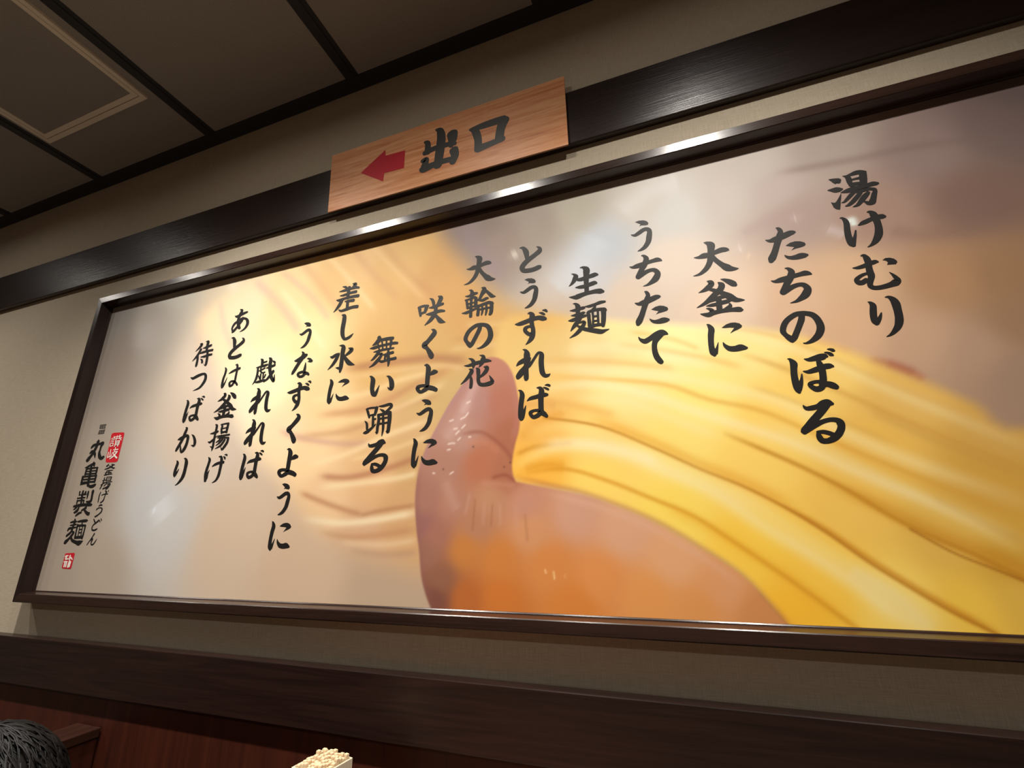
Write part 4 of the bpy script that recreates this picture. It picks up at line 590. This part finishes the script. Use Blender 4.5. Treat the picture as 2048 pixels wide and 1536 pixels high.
bm, rg = lathe([(0.036, 0.004), (0.036, 0.0), (0.040, -0.004), (0.050, -0.004), (0.052, 0.0), (0.052, 0.004)])
me_ring = bm_mesh('trim_ring', bm, True)
bm, rg = lathe([(0.036, -0.001), (0.030, 0.002), (0.022, 0.0035)])
me_refl = bm_mesh('reflector', bm, True)
bm, rg = lathe([(0.022, 0.0025), (0.0001, 0.0025)])
me_face = bm_mesh('lamp_face', bm, True)
LAMP_LABELS = ['round ceiling downlight left of the framed picture, farthest from the exit board', 'round ceiling downlight in front of the left end of the framed picture',
               'round ceiling downlight between the access hatch and the exit board', 'round ceiling downlight straight in front of the exit board',
               'round ceiling downlight right of the exit board, over the noodles']
for (x, y, *_), lab in zip(DOWNLIGHTS, LAMP_LABELS):
    t = thing('recessed_downlight', (x, y, CEIL), lab, 'ceiling light', 'downlights along the wall')
    obj('trim_ring', me_ring, M_white_metal, t)
    obj('reflector', me_refl, M_reflector, t)
    obj('lamp_face', me_face, M_lamp, t)

# ------------------------------------------------------------------ framed panel
PX0, PZ0 = -1.7415, 1.0515          # lower left corner of the visible sheet
PW, PH = 3.0415, 0.8840             # its size
framed = thing('framed_picture', (PX0 + PW / 2, WALL, PZ0), 'long dark-framed printed panel of noodles with black brush verses', 'framed picture')

fx0, fx1, fz0, fz1 = PX0, PX0 + PW, PZ0, PZ0 + PH
FD = 0.031                          # how far the moulding stands in front of the sheet


def profile(bev, wid):
    """moulding section as (outward, y): lip, inner slope, flat front, outer side"""
    return [(0.0, WALL), (0.0, -0.0030), (0.0018, -0.0045), (0.0026, -0.0045), (bev - 0.001, -FD + 0.0014), (bev + 0.0006, -FD),
            (bev + wid - 0.0022, -FD), (bev + wid, -FD + 0.0020), (bev + wid, WALL)]


SIDE = {'l': profile(0.0095, 0.0220), 'r': profile(0.0095, 0.0220), 't': profile(0.0075, 0.0225), 'b': profile(0.0060, 0.0212)}


def rail(a, c, run, ends):
    """mitred moulding between corners a and c; run: its own side, ends: the sides it meets"""
    sgn = {'l': -1, 'r': 1, 'b': -1, 't': 1}
    bm = bmesh.new()
    rows = []
    for p_, e_ in ((a, ends[0]), (c, ends[1])):
        row = []
        for (u_, y_), (v_, _) in zip(SIDE[run], SIDE[e_]):
            if run in 'tb':
                row.append(bm.verts.new((p_[0] + sgn[e_] * v_, y_, p_[1] + sgn[run] * u_)))
            else:
                row.append(bm.verts.new((p_[0] + sgn[run] * u_, y_, p_[1] + sgn[e_] * v_)))
        rows.append(row)
    A, B = rows
    n_ = len(A)
    for k in range(n_):
        j = (k + 1) % n_
        bm.faces.new((A[k], A[j], B[j], B[k]))
    bm.faces.new(A)
    bm.faces.new(B[::-1])
    bmesh.ops.recalc_face_normals(bm, faces=bm.faces)
    return bm


bl, br, tr, tl = (fx0, fz0), (fx1, fz0), (fx1, fz1), (fx0, fz1)
for a, c, run, ends, mt in ((bl, br, 'b', 'lr', M_frame), (tl, tr, 't', 'lr', M_frame), (bl, tl, 'l', 'bt', M_frame_v), (br, tr, 'r', 'bt', M_frame_v)):
    put(obj('frame_rail', bm_mesh('frame_rail', rail(a, c, run, ends)), mt), framed)

# ---- the printed picture, painted on a fine grid (all lengths in mm on the sheet)
NX, NZ = 1260, 372
gx = np.linspace(0, PW * 1000, NX)
gz = np.linspace(0, PH * 1000, NZ)
GX, GZ = np.meshgrid(gx, gz)


def pts(s):
    return np.array([[float(t) for t in q.split(',')] for q in s.split()])


def srgb(c):
    return np.array(c, float) / 255


def colour_field(s, soft):
    num = np.zeros(GX.shape + (3,))
    den = np.zeros(GX.shape)
    for q in s.split():
        x, z, *c = [float(t) for t in q.split(',')]
        w_ = 1.0 / ((GX - x) ** 2 + (GZ - z) ** 2 + soft * soft) ** 2
        num += w_[..., None] * srgb(c)
        den += w_
    return num / den[..., None]


def smooth_line(P, n=6, closed=False):
    P = np.asarray(P, float)
    if len(P) < 3:
        return P
    out = []
    m_ = len(P)
    rng = range(m_ if closed else m_ - 1)
    for i in rng:
        if closed:
            p0, p1, p2, p3 = P[i - 1], P[i], P[(i + 1) % m_], P[(i + 2) % m_]
        else:
            p0, p1, p2, p3 = P[max(i - 1, 0)], P[i], P[i + 1], P[min(i + 2, m_ - 1)]
        for k in range(n):
            t = k / n
            out.append(0.5 * (2 * p1 + (p2 - p0) * t + (2 * p0 - 5 * p1 + 4 * p2 - p3) * t * t + (3 * p1 - p0 - 3 * p2 + p3) * t ** 3))
    if not closed:
        out.append(P[-1])
    return np.array(out)


def seg_dist(X, Z, P):
    d2 = np.full(X.shape, 1e12)
    tt = np.zeros(X.shape)
    n_ = len(P) - 1
    for i in range(n_):
        ax_, az_ = P[i][:2]
        bx_, bz_ = P[i + 1][:2]
        vx, vz = bx_ - ax_, bz_ - az_
        t = np.clip(((X - ax_) * vx + (Z - az_) * vz) / (vx * vx + vz * vz + 1e-9), 0, 1)
        e = (X - ax_ - t * vx) ** 2 + (Z - az_ - t * vz) ** 2
        k = e < d2
        d2 = np.where(k, e, d2)
        tt = np.where(k, (i + t) / n_, tt)
    return np.sqrt(d2), tt


def area(s, soft, bias=0.0):
    P = smooth_line(pts(s), 4, True)
    inside = np.zeros(GX.shape, bool)
    m_ = len(P)
    for i in range(m_):
        x1_, z1_ = P[i]
        x2_, z2_ = P[(i + 1) % m_]
        c = (z1_ > GZ) != (z2_ > GZ)
        if z1_ != z2_:
            inside ^= c & (GX < (x2_ - x1_) * (GZ - z1_) / (z2_ - z1_) + x1_)
    lo, hi = P.min(0) - soft * 2, P.max(0) + soft * 2
    m0 = (GX >= lo[0]) & (GX <= hi[0]) & (GZ >= lo[1]) & (GZ <= hi[1])
    d = np.full(GX.shape, 1e6)
    d[m0] = seg_dist(GX[m0], GZ[m0], np.vstack([P, P[:1]]))[0]
    sd = np.where(inside, d, -d) + bias
    t = np.clip(sd / soft * 0.5 + 0.5, 0, 1)
    return t * t * (3 - 2 * t)


def brush(img, layer):
    for l_, s, w_, c, a in BRUSH:
        if l_ != layer:
            continue
        P = smooth_line(pts(s), 5)
        lo, hi = P.min(0) - w_ * 3, P.max(0) + w_ * 3
        i0, i1 = np.searchsorted(gx, [lo[0], hi[0]])
        j0, j1 = np.searchsorted(gz, [lo[1], hi[1]])
        if i1 <= i0 or j1 <= j0:
            continue
        sl = (slice(j0, j1), slice(i0, i1))
        d, t = seg_dist(GX[sl], GZ[sl], P)
        f = np.exp(-(d / w_) ** 2 * 1.4) * a
        if w_ > 4:
            f *= np.clip(np.minimum(t, 1 - t) * 6 + 0.25, 0, 1)
        img[sl] = img[sl] * (1 - f[..., None]) + srgb(c) * f[..., None]
    return img


img = brush(colour_field(FIELD_BACK, 30.0), 'B')
lay = brush(colour_field(FIELD_STRANDS, 25.0), 'C')
k = area(AREA_STRANDS, 40.0)[..., None]
img = img * (1 - k) + lay * k
lay = brush(colour_field(FIELD_NOODLES, 22.0), 'N')
k = area(AREA_NOODLES, 14.0)[..., None]
img = img * (1 - k) + lay * k
lay = brush(colour_field(FIELD_HAND, 16.0), 'H')
k = area(AREA_HAND, 3.2)[..., None]
img = img * (1 - k) + lay * k
img = np.clip(img, 0, 1)
lin = np.where(img <= 0.04045, img / 12.92, ((img + 0.055) / 1.055) ** 2.4)

co = np.zeros((NX * NZ, 3), np.float32)
co[:, 0] = (PX0 + GX / 1000).ravel()
co[:, 2] = (PZ0 + GZ / 1000).ravel()
idx = np.arange(NX * NZ).reshape(NZ, NX)
fc = np.stack([idx[:-1, :-1], idx[:-1, 1:], idx[1:, 1:], idx[1:, :-1]], -1).reshape(-1, 4)
# back of the sheet, so that it has its thickness
bx = np.array([[PX0, 0.006, PZ0], [PX0 + PW, 0.006, PZ0], [PX0 + PW, 0.006, PZ0 + PH], [PX0, 0.006, PZ0 + PH]], np.float32)
n0 = NX * NZ
c4 = [0, NX - 1, NX * NZ - 1, NX * (NZ - 1)]
allco = np.vstack([co, bx])
extra = [(n0, n0 + 3, n0 + 2, n0 + 1)]
me = bpy.data.meshes.new('printed_sheet')
faces = np.vstack([fc, np.array(extra)])
me.vertices.add(len(allco))
me.vertices.foreach_set('co', allco.ravel())
me.loops.add(faces.size)
me.loops.foreach_set('vertex_index', faces.ravel().astype(np.int32))
me.polygons.add(len(faces))
me.polygons.foreach_set('loop_start', (np.arange(len(faces)) * 4).astype(np.int32))
me.update(calc_edges=True)
ca = me.color_attributes.new('print_colour', 'FLOAT_COLOR', 'POINT')
cv = np.ones((len(allco), 4), np.float32)
cv[:n0, :3] = lin.reshape(-1, 3)
ca.data.foreach_set('color', cv.ravel())
sheet = put(obj('printed_sheet', me, M_print), framed)

# ---- brush writing: every stroke a tapering ribbon


def stroke_shapes(s, weight):
    """list of outlines (mm): ('P', polygon) or ('S', left side, right side)"""
    out = []
    for q in s.split('|'):
        if q[0] == 'P':
            out.append(('P', pts(q[1:])))
            continue
        P = pts(q)
        P = smooth_line(P, 6) if len(P) > 2 else np.array([P[0] + (P[1] - P[0]) * t for t in np.linspace(0, 1, 5)])
        P[:, 2] = np.maximum(P[:, 2] * weight, 0.25)
        T = np.gradient(P[:, :2], axis=0)
        T /= np.linalg.norm(T, axis=1)[:, None] + 1e-9
        N = np.stack([-T[:, 1], T[:, 0]], 1)
        Lf = P[:, :2] + N * P[:, 2:3] / 2
        Rt = P[:, :2] - N * P[:, 2:3] / 2
        out.append(('S', Lf, Rt, P, T, N))
    return out


def glyph_mesh(name, s, y, tr=(1, 1, 0, 0), y_step=0.00002, weight=1.07):
    bm = bmesh.new()
    sx, sz, tx, tz = tr

    def V(p, yy):
        return bm.verts.new((PX0 + (p[0] * sx + tx) / 1000, yy, PZ0 + (p[1] * sz + tz) / 1000))
    for n_, sh in enumerate(stroke_shapes(s, weight)):
        yy = y - y_step * n_
        if sh[0] == 'P':
            bm.faces.new([V(p, yy) for p in sh[1]])
            continue
        _, Lf, Rt, P, T, N = sh
        A = [V(p, yy) for p in Lf]
        B = [V(p, yy) for p in Rt]
        for k_ in range(len(A) - 1):
            bm.faces.new((A[k_], A[k_ + 1], B[k_ + 1], B[k_]))
        for e, sg in ((0, -1), (-1, 1)):
            rr = P[e, 2] / 2
            cap = []
            for a_ in (-60, -30, 0, 30, 60):
                d_ = T[e] * sg * math.cos(math.radians(a_)) * 0.8 + N[e] * math.sin(math.radians(a_))
                cap.append(V(P[e, :2] + d_ * rr, yy))
            bm.faces.new([B[e]] + cap + [A[e]])
    for f in bm.faces:
        f.normal_update()
        if f.normal.y > 0:
            f.normal_flip()
    bmesh.ops.triangulate(bm, faces=bm.faces)
    return bm_mesh(name, bm)


INK_Y = -0.0004
VERSE = '湯けむりたちのぼる大釜にうて生麺とずればい輪花咲くよ舞踊差し水な戯あは揚げ待つか'
for ch in VERSE:
    put(obj('brush_character', glyph_mesh('brush_character', GLYPHS[ch], INK_Y), M_ink), sheet)
for ch, sx, sz, tx, tz in REPEATS:
    put(obj('brush_character', glyph_mesh('brush_character', GLYPHS[ch], INK_Y, (sx, sz, tx, tz)), M_ink), sheet)
# the emblem in the lower left corner
for ch in ('丸', '亀', '製', '麺小', '釜小', '揚小', 'げ小', 'う小', 'ど小', 'ん小'):
    put(obj('emblem_character', glyph_mesh('emblem_character', GLYPHS[ch], INK_Y, weight=1.15), M_ink), sheet)
for ch in ('small', 'small2'):
    o = put(obj('emblem_character', glyph_mesh('emblem_character', GLYPHS[ch], INK_Y, weight=1.15), M_ink_grey), sheet)
    o['label'] = 'tiny greyed character above the emblem'
o = put(obj('red_badge', glyph_mesh('red_badge', GLYPHS['badge'], INK_Y), M_red_ink), sheet)
o['label'] = 'red upright badge with two white characters'
for ch in ('讃', '岐'):
    o = put(obj('badge_character', glyph_mesh('badge_character', GLYPHS[ch], INK_Y * 2.5), M_white_ink), sheet)
    o['label'] = 'white character on the red badge'
o = put(obj('red_seal', glyph_mesh('red_seal', GLYPHS['seal'], INK_Y), M_red_ink), sheet)
o['label'] = 'small red seal at the foot of the emblem'
o = put(obj('seal_characters', glyph_mesh('seal_characters', GLYPHS['sealtext'], INK_Y * 2.5), M_white_ink), sheet)
o['label'] = 'pale characters cut into the red seal'

# ------------------------------------------------------------------ exit board
SY0, SY1 = -0.0115, -0.0155
Q = [(-0.8420, 2.0625), (-0.1448, 2.0565), (-0.1438, 2.2710), (-0.8525, 2.2662)]
board = thing('exit_board', (-0.495, -0.0075, 2.0595), 'orange wood-grain exit board with red arrow on the beam', 'sign')
bm = bmesh.new()
F = [bm.verts.new((x, SY1, z)) for x, z in Q]
K = [bm.verts.new((x, SY0, z)) for x, z in Q]
bm.faces.new(F)
bm.faces.new(K[::-1])
for k in range(4):
    j = (k + 1) % 4
    bm.faces.new((F[k], K[k], K[j], F[j]))
bmesh.ops.recalc_face_normals(bm, faces=bm.faces)
for f in bm.faces:
    f.material_index = 0 if f.normal.y < -0.9 else 1
me = bm_mesh('board', bm)
me.materials.append(M_sign)
me.materials.append(M_sign_edge)
plate = put(obj('board', me), board)
for x in (-0.70, -0.29):
    put(box('mounting_pad', x - 0.05, x + 0.05, SY0, -0.0075, 2.10, 2.19, M_white_ink), board)
o = put(obj('arrow', glyph_mesh('arrow', GLYPHS['arrow'], SY1 - 0.0004), M_sign_red), board)
o['label'] = 'red arrow pointing left'
for ch in ('出', '口'):
    o = put(obj('sign_character', glyph_mesh('sign_character', GLYPHS[ch], SY1 - 0.0004), M_sign_ink), board)
    o['label'] = 'black brush character on the board'

# ------------------------------------------------------------------ table with the chopstick holder
TZ = 0.66
table = thing('dining_table', (-0.40, -0.36, FLOOR), 'dark wooden dining table standing against the panelled wall', 'table')
put(box('tabletop', -0.70, -0.10, -0.70, -0.002, TZ - 0.03, TZ, M_table, bev=0.003), table)
for x in (-0.66, -0.14):
    for y in (-0.65, -0.06):
        put(box('leg', x - 0.025, x + 0.025, y - 0.025, y + 0.025, FLOOR, TZ - 0.03, M_table, bev=0.002), table)

HX, HY, HR = -0.5853, -0.1415, math.radians(-8)
HS, HT, RIM = 0.0325, 0.003, 0.845           # half side, wall thickness, rim height
M_holder, b = new_mat('cream_holder', hexlin('d9cfb6'), 0.45, 0.4)
bm = bmesh.new()
for (x0, x1, y0, y1, z0, z1) in ((-HS, HS, -HS, -HS + HT, 0, RIM - TZ), (-HS, HS, HS - HT, HS, 0, RIM - TZ),
                                 (-HS, -HS + HT, -HS + HT, HS - HT, 0, RIM - TZ), (HS - HT, HS, -HS + HT, HS - HT, 0, RIM - TZ),
                                 (-HS + HT, HS - HT, -HS + HT, HS - HT, 0, HT)):
    box_bm(x0, x1, y0, y1, z0, z1, 0.0006, 1, bm)
holder = obj('chopstick_holder', bm_mesh('chopstick_holder', bm), M_holder)
holder.location = (HX, HY, TZ)
holder.rotation_euler = (0, 0, HR)
tag(holder, 'square cream holder packed with pale chopsticks on the table', 'chopstick holder')

M_stick = wood_mat('pale_chopstick_wood', hexlin('d2b48c'), hexlin('efdcbb'), 0.6, (60.0, 60.0, 4.0), 0.3, 0.1)
bm = bmesh.new()
HL = 0.1810
secs = [(0.0, 0.0020, 0.0015), (0.09, 0.0028, 0.0021), (HL - 0.0012, 0.0034, 0.0025), (HL, 0.0030, 0.0021)]
prev = None
for z_, a_, c_ in secs:
    q = [bm.verts.new(p) for p in ((-a_, -c_, z_), (a_, -c_, z_), (a_, c_, z_), (-a_, c_, z_))]
    if prev is None:
        bm.faces.new(q[::-1])
    else:
        for k in range(4):
            j = (k + 1) % 4
            bm.faces.new((prev[k], prev[j], q[j], q[k]))
    prev = q
bm.faces.new(prev)
me_stick = bm_mesh('chopstick', bm)
me_stick.materials.append(M_stick)
nx_, ny_ = 7, 9
pitch_x, pitch_y = (2 * (HS - HT) - 0.002) / nx_, (2 * (HS - HT) - 0.002) / ny_
cr, sr = math.cos(HR), math.sin(HR)
for i in range(nx_):
    for j in range(ny_):
        lx = (i + 0.5 - nx_ / 2) * pitch_x
        ly = (j + 0.5 - ny_ / 2) * pitch_y
        up = random.uniform(-0.001, 0.006) + (random.uniform(0.003, 0.007) if (i < 4 and j > 5 and random.random() < 0.35) else 0)
        o = obj('chopstick', me_stick)
        o.location = (HX + lx * cr - ly * sr, HY + lx * sr + ly * cr, TZ + HT + 0.0021 + max(up, -0.002))
        o.rotation_euler = (random.uniform(-0.004, 0.004), random.uniform(-0.004, 0.004), HR + random.choice((0, math.pi)) + random.uniform(-0.2, 0.2))
        tag(o, 'pale wooden chopstick standing in the square holder', 'chopstick', 'chopsticks packed in the square holder')

# ------------------------------------------------------------------ seat and partition at the table end
part = thing('wooden_partition', (-1.389, -0.5, FLOOR), 'low red-brown wooden partition with flat cap standing against the panelled wall', 'partition')
put(box('panel', -1.428, -1.350, -1.05, 0.0, FLOOR, 0.745, M_panelling, bev=0.002), part)
put(box('top_cap', -1.432, -1.346, -1.05, 0.0, 0.745, 0.765, M_bench, bev=0.002), part)
stool = thing('stool', (-0.93, -0.44, FLOOR), 'low wooden stool under the seated diner with dark hair', 'stool')
put(box('seat', -1.06, -0.83, -0.57, -0.31, 0.245, 0.278, M_bench, bev=0.004), stool)
for x in (-1.035, -0.855):
    for y in (-0.545, -0.335):
        put(box('leg', x - 0.016, x + 0.016, y - 0.016, y + 0.016, FLOOR, 0.245, M_bench, bev=0.002), stool)

# ------------------------------------------------------------------ diner whose hair shows in the lower left corner
M_skin, b = new_mat('skin', hexlin('c99878'), 0.5, 0.4)
b.inputs['Subsurface Weight'].default_value = 0.08
b.inputs['Subsurface Radius'].default_value = (0.01, 0.004, 0.002)
M_hair, b = new_mat('dark_hair', hexlin('080708'), 0.55, 0.22)
M_cloth, b = new_mat('dark_jacket_cloth', hexlin('1a1a1e'), 0.85, 0.2)
n = noise(M_cloth, coords(M_cloth, (1, 1, 1)), 300.0, 2, 0.6)
bump(M_cloth, b, n.outputs['Fac'], 0.4, 0.001)
M_eye, _ = new_mat('eye', hexlin('20181a'), 0.15, 0.5)


def skinned(name, nodes, edges, root, mat, sub=2):
    me_ = bpy.data.meshes.new(name)
    me_.from_pydata([p[:3] for p in nodes], edges, [])
    o_ = bpy.data.objects.new(name, me_)
    C.objects.link(o_)
    md = o_.modifiers.new('skin', 'SKIN')
    md.use_smooth_shade = True
    o_.modifiers.new('sub', 'SUBSURF').levels = sub
    for i_, p in enumerate(nodes):
        sv = me_.skin_vertices[0].data[i_]
        rr = p[3]
        sv.radius = rr if isinstance(rr, tuple) else (rr, rr)
        sv.use_root = (i_ == root)
    dg = bpy.context.evaluated_depsgraph_get()
    out = bpy.data.meshes.new_from_object(o_.evaluated_get(dg))
    bpy.data.objects.remove(o_)
    bpy.data.meshes.remove(me_)
    out.name = name
    out.materials.clear()
    out.materials.append(mat)
    for p in out.polygons:
        p.use_smooth = True
    return out


DX, DY, DZ = -0.93, -0.44, 0.318      # seat point of the diner, facing +x towards the table
# local frame: x forward, y left, z up
body_nodes = [
    (0.02, 0, 0.08, (0.13, 0.10)), (0.015, 0, 0.20, (0.115, 0.09)), (0.02, 0, 0.31, (0.125, 0.09)), (0.03, 0, 0.375, (0.075, 0.06)),
    (0.045, 0, 0.415, 0.042), (0.06, 0, 0.45, 0.045), (0.075, 0, 0.50, (0.068, 0.078)), (0.070, 0, 0.56, (0.066, 0.076)),
    (0.03, 0.12, 0.345, 0.045), (0.03, 0.16, 0.24, 0.038), (0.10, 0.165, 0.14, 0.033), (0.24, 0.12, 0.20, 0.026), (0.29, 0.105, 0.215, 0.024),
    (0.03, -0.12, 0.345, 0.045), (0.03, -0.16, 0.24, 0.038), (0.10, -0.165, 0.14, 0.033), (0.24, -0.12, 0.20, 0.026), (0.29, -0.105, 0.215, 0.024),
    (0.10, 0.08, 0.075, 0.065), (0.36, 0.085, 0.07, 0.048), (0.37, 0.085, -0.16, 0.042), (0.36, 0.085, -0.345, 0.03), (0.45, 0.085, -0.365, 0.024),
    (0.10, -0.08, 0.075, 0.065), (0.36, -0.085, 0.07, 0.048), (0.37, -0.085, -0.16, 0.042), (0.36, -0.085, -0.345, 0.03), (0.45, -0.085, -0.365, 0.024),
]
body_edges = [(0, 1), (1, 2), (2, 3), (3, 4), (4, 5), (5, 6), (6, 7), (2, 8), (8, 9), (9, 10), (10, 11), (11, 12),
              (2, 13), (13, 14), (14, 15), (15, 16), (16, 17), (0, 18), (18, 19), (19, 20), (20, 21), (21, 22),
              (0, 23), (23, 24), (24, 25), (25, 26), (26, 27)]
diner = thing('person', (DX, DY, DZ), 'person with short dark hair seated in front of the wooden partition', 'person')
obj('body', skinned('body', body_nodes, body_edges, 0, M_skin), M_skin, diner)
jacket_nodes = [(a, c, d, (r_ * 1.12 if not isinstance(r_, tuple) else (r_[0] * 1.1, r_[1] * 1.1))) for a, c, d, r_ in
                (body_nodes[0], body_nodes[1], body_nodes[2], body_nodes[3], body_nodes[8], body_nodes[9], body_nodes[10], body_nodes[11],
                 body_nodes[13], body_nodes[14], body_nodes[15], body_nodes[16])]
obj('jacket', skinned('jacket', jacket_nodes, [(0, 1), (1, 2), (2, 3), (2, 4), (4, 5), (5, 6), (6, 7), (2, 8), (8, 9), (9, 10), (10, 11)], 0, M_cloth), M_cloth, diner)
trouser_nodes = [(a, c, d, (r_ * 1.12 if not isinstance(r_, tuple) else (r_[0] * 1.02, r_[1] * 1.02))) for a, c, d, r_ in
                 (body_nodes[0], body_nodes[18], body_nodes[19], body_nodes[20], body_nodes[21], body_nodes[23], body_nodes[24], body_nodes[25], body_nodes[26])]
obj('trousers', skinned('trousers', trouser_nodes, [(0, 1), (1, 2), (2, 3), (3, 4), (0, 5), (5, 6), (6, 7), (7, 8)], 0, M_cloth), M_cloth, diner)
# five fingers on each hand, rooted in the palm
for sy in (1, -1):
    hx_, hy_, hz_ = 0.29, 0.105 * sy, 0.215
    fn, fe = [(hx_, hy_, hz_, (0.018, 0.012)), (hx_ + 0.045, hy_, hz_ + 0.004, (0.026, 0.011))], [(0, 1)]
    for k, (off, ln) in enumerate(((-0.024, 0.050), (-0.009, 0.060), (0.007, 0.058), (0.022, 0.046))):
        i0 = len(fn)
        fn += [(hx_ + 0.06, hy_ + off, hz_ + 0.004, 0.0078), (hx_ + 0.06 + ln * 0.5, hy_ + off * 1.1, hz_ + 0.002, 0.0072), (hx_ + 0.06 + ln, hy_ + off * 1.15, hz_ - 0.012, 0.0062)]
        fe += [(1, i0), (i0, i0 + 1), (i0 + 1, i0 + 2)]
    i0 = len(fn)
    fn += [(hx_ + 0.025, hy_ - 0.028 * sy, hz_, 0.009), (hx_ + 0.055, hy_ - 0.045 * sy, hz_ - 0.004, 0.008)]
    fe += [(0, i0), (i0, i0 + 1)]
    obj('hand', skinned('hand', fn, fe, 0, M_skin, 1), M_skin, diner)
HCX, HCZ = 0.070, 0.535                       # head centre
nose = skinned('nose', [(HCX + 0.078, 0, HCZ + 0.012, 0.008), (HCX + 0.094, 0, HCZ - 0.018, 0.012), (HCX + 0.080, 0, HCZ - 0.03, 0.010)], [(0, 1), (1, 2)], 0, M_skin, 2)
obj('nose', nose, M_skin, diner)
obj('mouth', skinned('mouth', [(HCX + 0.074, 0.022, HCZ - 0.055, 0.004), (HCX + 0.081, 0, HCZ - 0.056, 0.006), (HCX + 0.074, -0.022, HCZ - 0.055, 0.004)], [(0, 1), (1, 2)], 1, M_eye, 1), M_eye, diner)
for sy in (1, -1):
    bm = bmesh.new()
    bmesh.ops.create_uvsphere(bm, u_segments=16, v_segments=10, radius=0.011)
    bmesh.ops.translate(bm, verts=bm.verts, vec=(HCX + 0.069, 0.030 * sy, HCZ + 0.004))
    obj('eye', bm_mesh('eye', bm, True), M_eye, diner)
    obj('ear', skinned('ear', [(HCX - 0.005, 0.076 * sy, HCZ + 0.012, (0.006, 0.013)), (HCX - 0.012, 0.083 * sy, HCZ - 0.005, (0.005, 0.014)), (HCX - 0.004, 0.077 * sy, HCZ - 0.03, (0.005, 0.009))], [(0, 1), (1, 2)], 1, M_skin, 2), M_skin, diner)
# hair: a cap of short locks that fall from the crown
bm = bmesh.new()
bmesh.ops.create_uvsphere(bm, u_segments=48, v_segments=28, radius=1.0)
for v_ in list(bm.verts):
    x_, y_, z_ = v_.co
    if z_ < -0.45 or (x_ > 0.62 and z_ < 0.42):
        bm.verts.remove(v_)
        continue
    v_.co = (HCX - 0.006 + x_ * 0.092, y_ * 0.086, HCZ + 0.012 + z_ * 0.098)
rnd = random.Random(3)
for n_ in range(900):
    a_ = rnd.uniform(0, 2 * math.pi)
    t0 = rnd.uniform(0.02, 1.1)
    ln = rnd.uniform(0.35, 0.75)
    pr = None
    sw = rnd.uniform(-0.35, 0.35)
    lift = rnd.uniform(1.0, 1.06)
    wd = rnd.uniform(0.0010, 0.0022)
    for k in range(6):
        t = t0 + ln * k / 5
        aa = a_ + sw * k / 5
        p = Vector((math.sin(t) * math.cos(aa), math.sin(t) * math.sin(aa), math.cos(t)))
        if p.x > 0.7 and p.z < 0.4:
            break
        rr = lift + 0.012 * math.sin(k * 1.2)
        c_ = Vector((HCX - 0.006 + p.x * 0.092 * rr, p.y * 0.086 * rr, HCZ + 0.012 + p.z * 0.098 * rr))
        side = Vector((-math.sin(aa), math.cos(aa), 0)) * wd * (1 - k / 5.5)
        nn = Vector((p.x, p.y, p.z)) * wd * 0.6
        q = [bm.verts.new(c_ + side), bm.verts.new(c_ + nn), bm.verts.new(c_ - side)]
        if pr:
            bm.faces.new((pr[0], pr[1], q[1], q[0]))
            bm.faces.new((pr[1], pr[2], q[2], q[1]))
        pr = q
obj('hair', bm_mesh('hair', bm, True), M_hair, diner)
